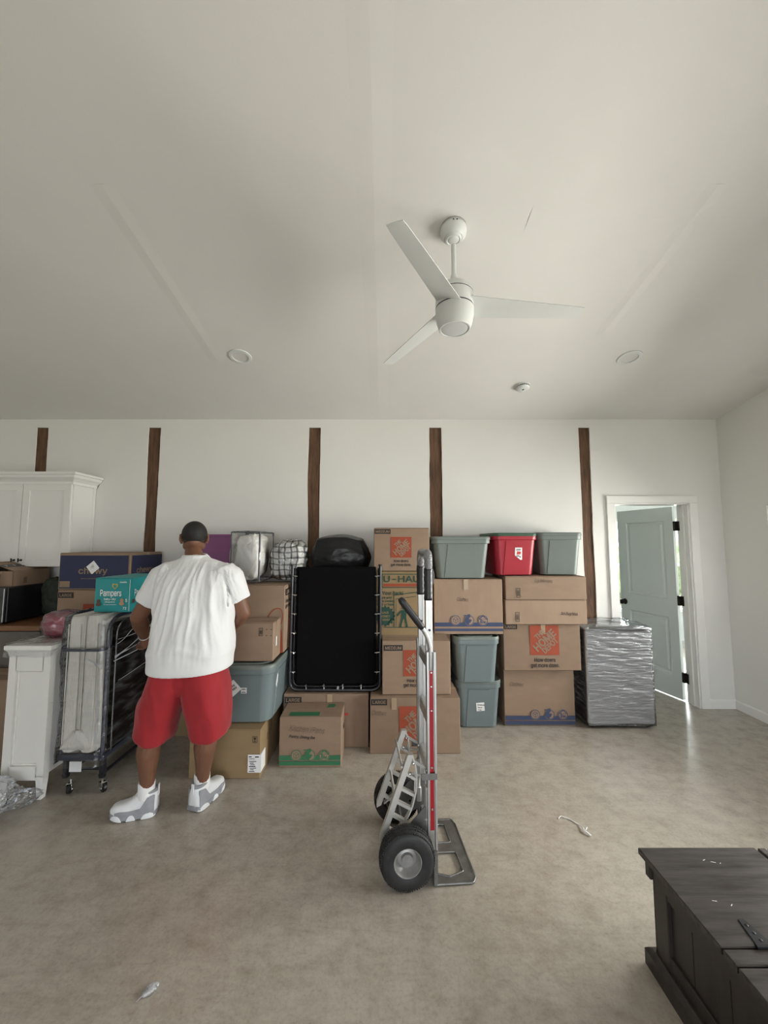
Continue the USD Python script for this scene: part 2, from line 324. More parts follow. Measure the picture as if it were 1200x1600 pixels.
# built as a frame of stiles and rails with sunk panels; face y=0 looks back into the room
sl = sbox(.028, .012, DW, 2.03)
pan = [(.13, 1.03, DW-.12, 1.88), (.13, .25, DW-.12, .84)]
frame = sl
for q in pan: frame = frame.difference(sbox(*q))
def uprt(m, y): m = m.copy(); v = m.vertices; m.vertices = np.c_[v[:, 0], y+v[:, 2], v[:, 1]]; m.invert(); return m
slab = obj('slab', slab_place(uprt(ext(frame, DT), 0)), M['sage'], d)
for q in pan:
    x0, z0, x1, z1 = q; rg = []
    for ins, y in ((0, .0), (.012, .010), (.028, .010), (.045, .003)):
        rg.append(np.array([[x0+ins, y, z0+ins], [x1-ins, y, z0+ins], [x1-ins, y, z1-ins], [x0+ins, y, z1-ins]]))
    bk = [np.c_[r[:, 0], DT-r[:, 1], r[:, 2]] for r in rg]
    pm = loft(bk[::-1][:0] + [np.c_[rg[0][:, 0], np.full(4, DT-.002), rg[0][:, 2]]] + rg)
    obj('door_panel', slab_place(pm), M['sage'], slab)
kx, kz = DW-.06, .93
kn = lathe([(0, 0), (.032, 0), (.034, .004), (.028, .009), (.012, .012), (.011, .03), (.024, .036), (.029, .048), (.026, .06), (.014, .066), (0, .067)], 24)
kv = kn.copy(); v = kn.vertices; kv.vertices = np.c_[kx+v[:, 0], -v[:, 2], kz+v[:, 1]]
kb = kn.copy(); kb.vertices = np.c_[kx+v[:, 0], DT+v[:, 2], kz+v[:, 1]]; kb.invert()
obj('knob', slab_place(cat([kv, kb])), M['bronze'], slab, smooth=40)
for z in (.24, 1.03, 1.82):
    obj('door_hinge', [cyl((hx, hy, z-.05), (hx, hy, z+.05), .008), bx(DX1-.0195, DX1-.017, YB+.115, YB+.15, z-.05, z+.05),
               slab_place(bx(.002, .0285, .004, DT+.002, z-.05, z+.05)), cyl((hx, hy, z+.05), (hx, hy, z+.058), .006)], M['bronze'], d)

# the side room beyond the door
struct('floor', bx(1.2, 5.8, 4.1, 6.85, -.12, 0), M['floor'])
struct('wall_side_room_left', bx(1.1, 1.25, 4.1, 6.75, 0, 2.75), M['sage'])
struct('wall_side_room_right', bx(5.6, 5.75, 4.1, 6.75, 0, 2.75), M['sage'])
struct('ceiling_side_room', bx(1.1, 5.75, 4.1, 6.8, 2.7, 2.85), M['ceiling'])
wb = sbox(1.1, 0, 5.75, 2.75).difference(sbox(3.5, .47, 5.3, 2.06))
struct('wall_side_room_back', front(ext(wb, .15), 0, 6.75, 0), M['sage'])
w2 = struct_x('window_2')
fr = sbox(3.5, .47, 5.3, 2.06).difference(shapely.union_all([sbox(3.55+k*.87, .52+j*.76, 3.55+k*.87+.83, .52+j*.76+.72) for k in (0, 1) for j in (0, 1)]))
obj('window_frame', front(ext(fr, .06), 0, 6.70, 0), M['trim'], w2)
for k in (0, 1):
    for j in (0, 1): obj('pane', bx(3.54+k*.87, 4.39+k*.87, 6.67, 6.674, .51+j*.76, 1.25+j*.76), glass, w2)
# outdoors
M['ground'] = mat('dry_lawn', (.46, .42, .33), .9, col2=(.36, .35, .24), scale=.6, detail=6)
struct('ground', bx(-40, 40, -40, 40, -.4, -.14), M['ground'])
rs = np.random.RandomState(3)
M['leaf'] = mat('hedge_leaf', (.30, .36, .16), .6, var=.5, scale=9)
for i, (x, y, r) in enumerate(((7.2, 12.0, 1.0), (9.7, 12.3, 1.1))):
    s = trimesh.creation.icosphere(4, r); v = s.vertices; s.vertices = v*(1+.5*(fbm(v*3+i*9, 4, i)-.5))[:, None]*[1, 1, .9]; s.apply_translation([x, y, r*.75-.15])
    p = obj('shrub', s, M['leaf'], smooth=True); tag(p, ('green shrub outdoors, seen past the latch edge of the open door', 'green shrub outdoors, seen through the hinge gap of the open door')[i], 'shrub', 'shrubs outside the side room window')
# ================================================================== CARTONS
def carton(label, w, d, h, loc, m='card', rz=0, group=None, seed=0, tape=True, name='cardboard_box', flap_front=True, seam_x=None):
    t = thing(name, label, 'box', loc, rz, group)
    M_ = M[m]
    b = cbx(-w/2, w/2, -d/2, d/2, 0, h-.006, .004)
    b = tm(refine(b, .09)); v = b.vertices
    q = v/np.array([w/2, d/2, h/2]) - [0, 0, 1]                     # gently bowed sides
    k = np.clip(1-q**2, 0, 1); n = fbm(v*4+seed*7.3, 2, seed)-.5
    v[:, 1] += np.sign(v[:, 1])*(np.abs(q[:, 1]) > .97)*k[:, 0]*k[:, 2]*(.004+.010*n)
    v[:, 0] += np.sign(v[:, 0])*(np.abs(q[:, 0]) > .97)*k[:, 1]*k[:, 2]*(.004+.010*n)
    b.vertices = v
    obj('body', b, M_, t)
    for s in (-1, 1):                                            # top flaps, meeting along x
        y0, y1 = (-d/2+.002, -.0015) if s < 0 else (.0015, d/2-.002)
        f = tm(refine(cbx(-w/2+.002, w/2-.002, y0, y1, h-.0055, h-.001, .001), .12)); f.vertices[:, 2] += (1-np.abs(f.vertices[:, 1])/(d/2))*.0006*((seed+s) % 3)
        obj('flap', f, M_, t)
    if tape: obj('tape_strip', [bx(-w/2-.0005, w/2+.0005, -.026, .026, h+.0004, h+.0009), bx(-w/2-.0042, -w/2-.003, -.026, .026, h-.07, h+.0009), bx(w/2+.003, w/2+.0042, -.026, .026, h-.07, h+.0009)], M['tape'], t)
    t_ = dict(t=t, w=w, d=d, h=h, yf=-d/2-.0075, m=M_)
    if flap_front and seam_x is not None:
        obj('tape_strip', bx(seam_x-.02, seam_x+.02, -d/2-.0078, -d/2-.0055, h-.09, h-.002), M['tape'], t)
    return t_
def pr(c, name, meshes, m, face='f', x=0, z=0, y=0, lift=0, par=None):
    """print on a face: meshes lie in uv with w up"""
    g = cat(meshes) if isinstance(meshes, list) else meshes
    if face == 'f': g = front(g, x, c['yf']+.0008-lift, z+c.get('zo', 0))
    elif face == 'r': g = right(g, c['w']/2+.0065+lift, y, z)
    elif face == 't': g = tr(g, x, y, c['h']+.0006+lift)
    return obj(name, g, m if not isinstance(m, str) else M[m], par or c['t'])
def flat(poly, h=.0006): return ext(poly, h)
def depot_logo(c, x, z, s, face='f', y=0, ltr=None, tag_=True):
    """orange square carrying three lines of lettering on the diagonal"""
    lg = pr(c, 'logo_square', flat(sbox(0, 0, s, s)), 'orange', face, x, z, y)
    L = []
    for word, size, cx, cy, w in (('THE', .16, .335, .695, .36), ('HOME', .25, .50, .50, .88), ('DEPOT', .185, .685, .325, .62)):
        a = txt(word, size*s, True, w*s); a.apply_translation([-a.bounds[:, 0].mean(), -size*s/2, 0]); a = rot(cat([tr(a, k*s, j*s, .0003*i) for i, (k, j) in enumerate(((-.008, -.006), (.008, -.006), (-.008, .006), (.008, .006)))]), 42, (0, 0, 1)); L.append(tr(a, cx*s, cy*s))
    pr(c, 'lettering', L, ltr or c['m'], face, x, z, y, .0009, lg)
    if tag_:
        a, b = mid(txt('How doers', s*.125, True, s*.72)), mid(txt('get more done.', s*.125, True, s*.98))
        pr(c, 'slogan', [tr(a, s/2, -s*.22), tr(b, s/2, -s*.40)], 'ink', face, x, z, y)
def size_label(c, word, x, z, h, face='f', y=0, ink='ink'):
    a = txt(word, h*.52, True); w = a.extents[0]+h*.5
    q = pr(c, 'size_label', flat(sbox(0, 0, w, h)), ink, face, x, z, y)
    pr(c, 'lettering', tr(a, h*.25, h*.24), c['m'], face, x, z, y, .0009, q)
def icons(c, xs, z, r, ink):
    k = ('cube', 'gun', 'house')
    for i, x in enumerate(xs):
        back = Point(0, 0).buffer(r*1.06)
        ring = Point(0, 0).buffer(r).difference(Point(0, 0).buffer(r*.88))
        if k[i] == 'cube':
            hexa = Polygon([(r*.62*math.cos(a), r*.62*math.sin(a)) for a in np.radians(range(30, 390, 60))])
            g = shapely.union_all([ring, hexa.difference(hexa.buffer(-r*.07)), LineString([(0, 0), (0, -r*.6)]).buffer(r*.04), LineString([(-r*.5, r*.3), (0, 0), (r*.5, r*.3)]).buffer(r*.04), Point(.0, -r*.1).buffer(r).difference(Point(0, r*.16).buffer(r*1.02)).intersection(Point(0, 0).buffer(r))])
        elif k[i] == 'gun':
            g = shapely.union_all([ring, Point(0, 0).buffer(r*.9).intersection(sbox(-r, -r, -r*.05, r)), affinity.rotate(sbox(-r*.12, -r*.5, r*.35, r*.2), -35), sbox(-r*.3, r*.55, r*.2, r*1.2), sbox(-r*1.2, r*.9, -r*.3, r*1.05)])
        else:
            hs = Polygon([(-r*.95, r*.15), (0, r*1.1), (r*.95, r*.15)])
            g = shapely.union_all([ring, hs.difference(affinity.scale(hs, .72, .62, origin=(0, r*.3))), sbox(-r*.55, -r*.5, -r*.3, r*.3), sbox(-r*.15, -r*.5, r*.05, 0), sbox(r*.15, -r*.5, r*.5, -r*.2), sbox(-r*.6, -r*.62, r*.6, -r*.52)])
        ic = pr(c, 'icon', flat(back), c['m'], 'f', x, z, lift=.0006)
        pr(c, 'icon_print', flat(g), ink, 'f', x, z, lift=.0012, par=ic)
def stripes(c, ink, zs):
    for z0, z1 in zs: pr(c, 'stripe', flat(sbox(-c['w']/2+.004, z0, c['w']/2-.004, z1)), ink, 'f')
def pen(c, s, x, z, h, ink='inkfade', w=None, face='f', y=0, a=-3, bold=False):
    g = rot(txt(s, h, bold, w, .0005, .28), a, (0, 0, 1)); pr(c, 'handwriting', g, ink, face, x, z, y)
def barcode(c, x, z, w, h, face='f', y=0):
    fr = sbox(0, 0, w, h).difference(sbox(w*.08, h*.05, w*.92, h*.95))
    bars = shapely.union_all([fr]+[sbox(w*.16, h*(.28+.06*i), w*.84, h*(.28+.06*i+.035)) for i in range(7)]+[sbox(0, h*.2, w, h*.24), sbox(0, h*.76, w, h*.80)])
    pr(c, 'barcode_print', flat(bars), 'ink', face, x, z, y)

G_STACK = None
# ---- right-hand stack
c = carton('blue-striped moving box at the bottom of the stack beside the wrapped fridge', .637, .345, .512, (1.4075, 3.60+.1725, 0), 'card', seed=1)
stripes(c, 'blueink', ((.012, .043), (.052, .088)));
icons(c, (-.045, .085, .205), .10, .042, 'blueink'); pen(c, 'Clothes', -.27, .35, .034, w=.125)
c = carton('large printed moving box with an orange square, third from the top beside the fridge', .683, .38, .408, (1.4065, 3.50+.19, .514), 'card4', seed=2, seam_x=.01)
depot_logo(c, -.11, .135, .258); size_label(c, 'LARGE', -.335, .36, .042)
c = carton('long low tan carton with pen writing at its right end, second below the red tote', .718, .42, .212, (1.4325, 3.45+.21, .924), 'card2', seed=3)
pen(c, 'Sm Rug/Web', .125, .085, .026, 'ink', .15); barcode(c, -.275, .025, .036, .082)
c = carton('long low tan carton with writing at the top middle, directly under the red tote', .715, .42, .205, (1.4405, 3.455+.21, 1.138), 'card', rz=-.6, seed=4)
pen(c, 'Lg Mirrors', -.10, .155, .032, 'inkfade', .16); barcode(c, -.265, .02, .036, .082)
# ---- middle stacks
c = carton('blue-striped moving box under the leftmost top grey tote', .605, .50, .478, (.7435, 3.44+.25, .842), 'card2', seed=5, seam_x=-.02)
stripes(c, 'blueink', ((.028, .05), (.068, .102))); icons(c, (-.115, .005, .125), .122, .042, 'blueink'); pen(c, 'Clothes', -.10, .29, .03, w=.10)
c = carton('medium printed moving box with orange logo, topmost carton beside the black bag', .484, .42, .376, (.153, 3.375+.21, 1.397), 'card', rz=.4, seed=6)
depot_logo(c, -.095, .115, .18); size_label(c, 'MEDIUM', -.236, .322, .040)
# green and orange printed hire-company carton
c = carton('carton with framed green name panel and orange bar, half hidden by the hand truck', .60, .42, .551, (.118, 3.375+.21, .843), 'card3', seed=7); c['zo'] = .054
x0 = -.128
fr = rrect(x0-.012, .355, .30, .475, .015); pr(c, 'name_frame', flat(fr.difference(fr.buffer(-.006))), 'dkgreen')
a = txt('U-HAUL', .052, True, .37); pr(c, 'lettering', tr(a, x0+.005, .405), 'dkgreen'); pr(c, 'stripe', flat(sbox(x0+.005, .366, .285, .390)), 'orange')
a = txt('Save Your Back!', .030, True, .27); pr(c, 'lettering', tr(a, x0-.095, .295), 'dkgreen')
for i, s in enumerate(('Hand Truck and', 'Furniture Dollies', 'for Rent or Sale')):
    a = txt(s, .019, True); a = tr(a, x0+(.075, .10, .095)[i]-a.extents[0], .262-.029*i); pr(c, 'lettering', a, 'dkgreen')
star = Polygon([((.072 if i % 2 else .090)*math.cos(i*math.pi/16), (.072 if i % 2 else .090)*math.sin(i*math.pi/16)) for i in range(32)])
st = pr(c, 'starburst', flat(star), 'dkgreen', 'f', x0+.02, .115)
for i, s in enumerate(('SAVE', 'MONEY', 'TODAY')): pr(c, 'lettering', tr(mid(txt(s, .017, True)), 0, .025-.03*i), c['m'], 'f', x0+.02, .11, lift=.0009, par=st)
door = LineString([(.0, 0), (.0, .27), (.17, .295), (.22, .295)]).buffer(.003).union(LineString([(.02, .01), (.02, .24), (.19, .262)]).buffer(.002)).union(LineString([(-.08, .0), (.2, .0)]).buffer(.003)).union(LineString([(-.07, .01), (-.02, .07), (.0, .07)]).buffer(.0025))
figure = shapely.union_all([Point(.085, .165).buffer(.016), Polygon([(.06, .145), (.11, .145), (.105, .07), (.065, .07)]), Polygon([(.065, .08), (.045, .0), (.06, .0), (.083, .075)]), Polygon([(.09, .075), (.105, 0), (.122, 0), (.105, .08)]), LineString([(.065, .14), (.03, .10)]).buffer(.006)])
pr(c, 'drawing', flat(door.union(figure)), 'dkgreen', 'f', x0+.095, .02)
c = carton('medium printed moving box in the middle of the stack behind the hand truck', .549, .33, .423, (.259, 3.185+.165, .428), 'card', rz=.5, seed=8)
depot_logo(c, -.105, .145, .205); size_label(c, 'MEDIUM', -.262, .345, .044)
c = carton('large printed moving box on the floor directly behind the hand truck', .708, .385, .425, (.244, 3.136+.1925, 0), 'card4', seed=9, seam_x=-.165)
depot_logo(c, -.125, .105, .255, tag_=False); size_label(c, 'LARGE', -.345, .368, .046); pen(c, 'Clothes', -.34, .295, .035, 'inkfade', .115)
c = carton('plain carton on the floor behind the large box at the hand truck', .70, .38, .45, (.25, 3.545+.19, 0), 'card4', seed=10)
c = carton('plain carton peeking out behind the medium box at the hand truck', .70, .38, .386, (.25, 3.545+.19, .453), 'card', seed=11)
c = carton('moving box with green stripes alone on the floor in front of the stack', .457, .262, .356, (-.545, 2.956+.131, 0), 'card4', rz=.6, seed=12, tape=False)
stripes(c, 'greenink', ((.018, .046), (.054, .086))); icons(c, (-.10, .0, .105), .088, .038, 'greenink')
pen(c, 'Kitchen /Pans', -.155, .262, .040, 'inkfade', .26, a=-5); pen(c, 'Pantry, Dining Rm', -.155, .214, .018, 'ink', .19, a=-4, bold=True)
pr(c, 'top_print', [flat(sbox(-.165, -.112, .06, -.05)), flat(Polygon([(.10, .03), (.155, .035), (.165, .075), (.15, .095), (.11, .092)]))], 'greenink', 't')
pr(c, 'hand_hole', flat(rrect(-.035, -.014, .035, .014, .013)), 'black', 'r', 0, .235)
c = carton('large printed moving box under the upright black folding bed', .69, .38, .418, (-.470, 3.23+.19, 0), 'card4', seed=13, seam_x=.03)
size_label(c, 'LARGE', -.335, .345, .050); pr(c, 'stripe', flat(sbox(-.10, .25, .18, .27)), 'redink')
c = carton('tall plain carton behind the upright black folding bed', .57, .30, 1.30, (-.475, 3.645+.15, 0), 'card4', seed=14)
# ---- left of the folding bed
c = carton('yellowish tan carton with white shipping label under the covered grey tote', .50, .58, .333, (-1.116, 2.818+.29, 0), 'card3', seed=15)
lab = pr(c, 'shipping_label', [flat(sbox(.165, .045, .25, .165))], 'paper'); obj('shipping_label', bx(.2496, .2575, -.2975, -.20, .045, .165), M['paper'], c['t'])
pr(c, 'label_print', [flat(sbox(.172, .148, .192, .153)), flat(sbox(.215, .146, .242, .153))]+[flat(sbox(.175+.004*(i % 3), .118-.011*i, .225-.006*((i*7) % 4), .122-.011*i)) for i in range(7)]+[tr(txt('MADE IN', .006, True), .176, .134)], 'ink', lift=.001, par=lab)
fb = sbox(0, 0, .032, .042); fg = fb.difference(fb.buffer(-.0025)).union(Polygon([(.008, .034), (.024, .034), (.021, .02), (.016, .015), (.011, .02)])).union(sbox(.0148, .008, .0172, .016)).union(sbox(.010, .006, .022, .009))
pr(c, 'fragile_mark', flat(fg), 'ink', 'f', .195, .245); pr(c, 'print', [flat(sbox(-.16+.045*i, .20+.012*i, -.13+.045*i, .24+.012*i).difference(sbox(-.155+.045*i, .205+.012*i, -.135+.045*i, .235+.012*i))) for i in range(3)], 'inkfade', 'r')
c = carton('small carton with a printed barcode block on the covered grey tote', .34, .20, .285, (-.996, 2.935+.10, .762), 'card', seed=16)
barcode(c, .062, .185, .030, .060)
pr(c, 'print', [flat(sbox(.115+.035*i, .185+.045*j, .12+.035*i, .19+.045*j).union(sbox(.115+.035*i, .188+.045*j, .125+.035*i, .191+.045*j))) for i in (0, 1) for j in (0, 1)], 'ink')
pr(c, 'sticker', flat(sbox(.03, .10, .06, .17)), 'paper', 'r', 0, 0, -.09)
c = carton('carton with an orange apron print under the clear bedding bags', .50, .36, .533, (-1.056, 3.165+.18, .762), 'card', seed=17)
ap = Polygon([(.02, 0), (.045, .17), (.085, .215), (.125, .262), (.215, .212), (.235, .17), (.245, .0)]); pr(c, 'apron_print', flat(ap), 'orange')
lp = [(.085, .215), (.115, .275), (.15, .33), (.19, .352), (.225, .345), (.238, .30), (.238, .26), (.222, .22)]
pr(c, 'apron_strap_print', flat(LineString(bend([(x, y) for x, y in lp], .03)).buffer(.0035)), 'orange', z=0)
size_label(c, 'LARGE', 0, .45, .05, 'r', -.165); pr(c, 'lettering', [tr(txt('How doers', .028, True), 0, .39), tr(txt('get more', .028, True), 0, .35)], 'ink', 'r', 0, 0, -.165)
pr(c, 'stripe', flat(sbox(0, 0, .22, .25)), 'redink', 'r', 0, .05, -.04)
c = carton('tan carton standing on the floor beyond the man, under the purple bin', .46, .42, .45, (-1.555, 3.41+.21, 0), 'card3', seed=18)
# the tall pile behind the man that carries the purple bin
for i in range(2):
    c = carton(('lower', 'upper')[i]+' plain carton of the pile behind the man', .50, .38, .452, (-1.60, 3.56+.19, .456+.455*i), 'card', seed=19+i)
# ---- left pile: printed pet-food carton over large boxes
for i in range(2):
    c = carton(('bottom', 'second')[i]+' large carton of the pile right of the kitchen counter', .66, .46, .408, (-2.555, 3.435+.23, .41*i), 'card4', seed=22+i)
c = carton('large printed moving box directly under the navy pet-supply carton', .66, .46, .408, (-2.545, 3.43+.23, .82), 'card', seed=24)
size_label(c, 'LARGE', -.318, .338, .048); depot_logo(c, -.095, .03, .255, tag_=False)
c = carton('navy printed pet-supply carton on top of the left pile', .627, .48, .323, (-2.5555, 3.42+.24, 1.23), 'card', seed=25)
M['navy'] = mat('navy_ink', (.022, .028, .075), .6, var=.1, scale=12)
nv = pr(c, 'navy_print', flat(sbox(-.30, .012, .3, .298)), 'navy')
M['brownink'] = mat('brown_letters', (.27, .19, .12), .7)
a = txt('chewy', .052, True, .255); pr(c, 'lettering', tr(a, -.135, .14), 'brownink', lift=.0009)
pr(c, 'lettering', tr(txt('where pet lovers shop', .011, False, .19), -.11, .092), 'brownink', lift=.0009)
pr(c, 'sticker', flat(affinity.rotate(sbox(-.042, -.042, .042, .042), 40)), 'paper', 'f', -.01, .195, lift=.0016)
pr(c, 'sticker_print', [flat(sbox(-.02+.004*i, .19+.008*i, .012-.004*(i % 2), .193+.008*i)) for i in range(4)], 'inkfade', 'f', -.01, 0, lift=.0026)
pr(c, 'label_print', flat(sbox(-.295, .022, -.205, .075)), 'brownink', lift=.0009)
nr = pr(c, 'navy_print', flat(sbox(-.225, .012, .228, .298)), 'navy', 'r'); pr(c, 'lettering', tr(txt('chewy', .052, True, .24), -.16, .14), 'brownink', 'r', lift=.0009)
# ---- diaper carton on the wrapped folding bed
M['teal'] = mat('teal_print', (.022, .30, .31), .42, var=.06, scale=8)
M['gold'] = mat('gold_print', (.55, .42, .10), .5); M['tanskin'] = mat('tan_print', (.50, .27, .16), .6); M['brownskin'] = mat('brown_print', (.12, .05, .03), .6)
M['whiteink'] = mat('white_ink', (.80, .82, .82), .5)
c = carton('teal diaper carton lying on top of the wrapped folding bed', .262, .40, .238, (-1.893, 2.73+.20, 1.158), 'teal', seed=26, tape=False, rz=-3)
a = txt('Pampers', .042, True, .155); pr(c, 'lettering', tr(a, -.085, .112), 'whiteink')
hp = Polygon([(0, -.024), (.02, -.002), (.022, .012), (.012, .02), (0, .012), (-.012, .02), (-.022, .012), (-.02, -.002)]); pr(c, 'heart_print', flat(hp.difference(affinity.scale(hp, .6, .6))), 'gold', 'f', .02, .18)
pr(c, 'lettering', [tr(txt('baby-dry', .014, True, .085), -.055, .084), tr(txt('diapers', .011, False, .075), -.05, .066), tr(txt('12 hour protection', .007, False, .09), -.055, .05), tr(txt('72', .016, True), .085, .02), tr(txt('5', .02, True), .10, .072), tr(txt('swaddle', .011, True, .05), .055, .203)], 'whiteink')
for x, z, mm in ((-.095, .075, 'brownskin'), (.075, .082, 'tanskin')):
    pr(c, 'picture', [flat(Point(0, 0).buffer(.013)), flat(affinity.scale(Point(0, -.022).buffer(.016), 1.1, .8))], mm, 'f', x, z)
pr(c, 'lettering', tr(txt('Pampers', .042, True, .15), -.17, .112), 'whiteink', 'r'); pr(c, 'picture', flat(Point(0, 0).buffer(.014)), 'brownskin', 'r', 0, .075, -.175)
pr(c, 'edge_line', flat(sbox(.127, .01, .130, .225)), 'whiteink')

# ================================================================== TOTES
def tote(label, w, d, h, loc, m='greytote', lid='greytote', rz=0, panels='fr', r=.05, group=None, taper=.80, name='storage_tote'):
    t = thing(name, label, 'storage bin', loc, rz, group)
    hb = h-.028
    def W(z): return w*(taper+(.945-taper)*z/hb), d*(taper+.02+(.945-taper-.02)*z/hb)
    rg = []
    for z in (0, .006): ww, dd = W(z); rg.append(rring(ww-.016*(z == 0), dd-.016*(z == 0), r, z))
    for z in np.linspace(.03, hb*.87, 5): ww, dd = W(z); rg.append(rring(ww, dd, r, z))
    for ww, dd, z in ((w*.975, d*.975, hb*.875), (w*.985, d*.985, hb*.885), (w*.985, d*.985, hb*.985), (w*.97, d*.97, hb)): rg.append(rring(ww, dd, r+.01, z))
    obj('body', loft(rg), M[m], t, smooth=40)
    L = [(w*.985, d*.985, hb-.012), (w*1.0, d*1.0, hb-.010), (w*1.0, d*1.0, hb+.010), (w*.98, d*.98, hb+.017), (w*.955, d*.955, hb+.018), (w*.945, d*.945, hb+.008), (w*.80, d*.80, hb+.008), (w*.78, d*.78, hb+.016), (w*.2, d*.2, hb+.017)]
    obj('lid', loft([rring(a, b, r+.012, z) for a, b, z in L]), M[lid], t, smooth=40)
    def pan(face):
        z0, z1 = .012, hb*.84; Q = []
        for z, k in ((z0, .285), (z1, .20)):
            ww, dd = W(z)
            for off in (-.006, .005):
                for s in (-1, 1):
                    kk = k - (.006 if off > 0 else 0)
                    if face == 'f': Q.append([s*ww*kk/.8, -dd/2-off, z])
                    elif face == 'r': Q.append([ww/2+off, s*dd*kk/.8, z])
                    elif face == 'l': Q.append([-ww/2-off, s*dd*kk/.8, z])
        return trimesh.convex.convex_hull(np.array(Q))
    for f in panels: obj('side_panel', pan(f), M[m], t)
    return dict(t=t, w=w, d=d, h=h, W=W)
tote('grey storage tote with lid, nearest the post of the three lidded bins on top', .537, .46, .385, (.6915, 3.43+.23, 1.322), 'greytote', panels='fr')
k = tote('red storage tote with a dark green lid on the long low cartons', .415, .46, .393, (1.180, 3.47+.23, 1.348), 'redtote', 'greenlid', rz=4, panels='fr')
def on_tote(k, poly, z, m, name='label_sticker', x=0, th=.0012, par=None, lift=.006):
    g = ext(poly, th); ww, dd = k['W'](z); a = math.atan(.5*(k['W'](.3)[1]-k['W'](0)[1])/.3)
    g = front(g, x, 0, 0); g = rot(g, math.degrees(a), (1, 0, 0)); g = tr(g, 0, -dd/2-lift, z); return obj(name, g, M[m], par or k['t'])
s = on_tote(k, Polygon([(-.032, .02), (-.03, .09), (.036, .09), (.036, -.02), (.02, -.022)]), .16, 'paper', x=.02)
on_tote(k, shapely.union_all([sbox(-.02, .072, .024, .078), sbox(-.02, .062, .02, .067), sbox(-.018, .01, .01, .018), sbox(.012, .0, .02, .012)]), .16, 'ink', 'label_print', .02, par=s, lift=.0075)
on_tote(k, Polygon([(-.016, .025), (.02, .03), (.024, .052), (-.012, .056)]), .16, 'redink', 'label_print', .02, par=s, lift=.0075)
tote('grey storage tote with lid, right of the red tote', .41, .46, .398, (1.622, 3.50+.23, 1.348), 'greytote', rz=-4, panels='fr')
tote('grey-blue storage tote standing on the tote with a handwritten label', .403, .42, .408, (.808, 3.40+.21, .43), 'greytote2', panels='fr')
k = tote('grey-blue storage tote on the floor with a handwritten white label', .412, .40, .425, (.8475, 3.53+.20, 0), 'greytote2', panels='fr')
s = on_tote(k, affinity.rotate(sbox(-.035, -.037, .037, .037), 4), .185, 'paper', x=.01)
def small_text(lines, h):
    P = []
    for i, q in enumerate(lines): P.append(tr(txt(q, h, True, None, .0006, .2), -.028+.004*i, .012-.022*i))
    return cat(P)
g = small_text(('Christmas', 'Decor', 'Tree'), .0105); ww, dd = k['W'](.185); a = math.degrees(math.atan(.5*(k['W'](.3)[1]-k['W'](0)[1])/.3))
g.vertices[:, 0] *= .95; obj('handwriting', tr(rot(front(g, .01), a, (1, 0, 0)), 0, -dd/2-.0078, .185), M['ink'], s)
k = tote('large covered grey-blue tote beside the man with a small carton on its lid', .52, .74, .425, (-1.058, 2.86+.37, .336), 'greytote2', panels='r', r=.085, taper=.86)
s = on_tote(k, affinity.rotate(sbox(-.045, -.045, .045, .045), 42), .25, 'paper', x=-.04)
g = small_text(('Baby', 'Toys'), .016); ww, dd = k['W'](.25); a = math.degrees(math.atan(.5*(k['W'](.3)[1]-k['W'](0)[1])/.3)); obj('handwriting', tr(rot(front(rot(g, 35, (0, 0, 1)), -.035), a, (1, 0, 0)), 0, -dd/2-.0078, .25), M['ink'], s)
on_tote(k, sbox(-.02, -.02, .02, .02), .235, 'paper', x=.04); on_tote(k, shapely.union_all([sbox(-.016, -.014, .014, -.009), sbox(-.016, .004, .016, .008), sbox(-.014, .012, .012, .015)]), .235, 'ink', 'label_print', .04, lift=.0075)
ww, dd = k['W'](.26); obj('label_sticker', tr(rot(right(ext(Polygon([(-.03, -.02), (.0, -.055), (.032, .02), (.0, .055)]), .001)), math.degrees(math.atan(.5*(k['W'](.3)[0]-k['W'](0)[0])/.3)), (0, 1, 0)), ww/2+.002, -.20, .26), M['paper'], k['t'])
obj('panel_seam', [front(bx(-.002, .002, .02, .33, 0, .003), .055, -k['W'](.18)[1]/2+.012, 0)], M['greytote2'], k['t'])
# translucent purple bin behind the man
M['purple'] = usdkit.material(stage, '/World/Looks/purple_plastic', {'p': ('principled_bsdf', {'base_color': (.42, .16, .36), 'roughness': .25, 'transmission_weight': .0}), 't': ('transparent_bsdf', {'color': (.62, .30, .62)}), 'x': ('mix_closure', {'fac': .72})}, [('t.BSDF', 'x.closure1'), ('p.BSDF', 'x.closure2')], surface='x.closure')
t = thing('purple_bin', 'translucent purple plastic bin behind the man on top of the pile', 'storage bin', (-1.56, 3.72, 1.368))
w, dd_, h = .43, .36, .35
obj('body', loft([rring(w*.86, dd_*.86, .03, 0), rring(w, dd_, .03, h), rring(w-.008, dd_-.008, .03, h), rring(w*.86-.008, dd_*.86-.008, .03, .008)]), M['purple'], t, smooth=40)
obj('rim', loft([rring(w, dd_, .03, h-.02), rring(w+.018, dd_+.018, .03, h-.018), rring(w+.018, dd_+.018, .03, h), rring(w, dd_, .03, h)], cap=False), M['purple'], t, smooth=40)
s = trimesh.creation.icosphere(3, 1); v = s.vertices; s.vertices = v*[.13, .11, .10]*(1+.25*(fbm(v*3, 3, 5)-.5))[:, None]+[-1.50, 3.72, 1.478]
p = obj('cloth_bundle', s, mat('pinkish_cloth', (.55, .30, .26), .8), smooth=True); tag(p, 'pinkish cloth bundle seen through the wall of the purple bin', 'cloth')
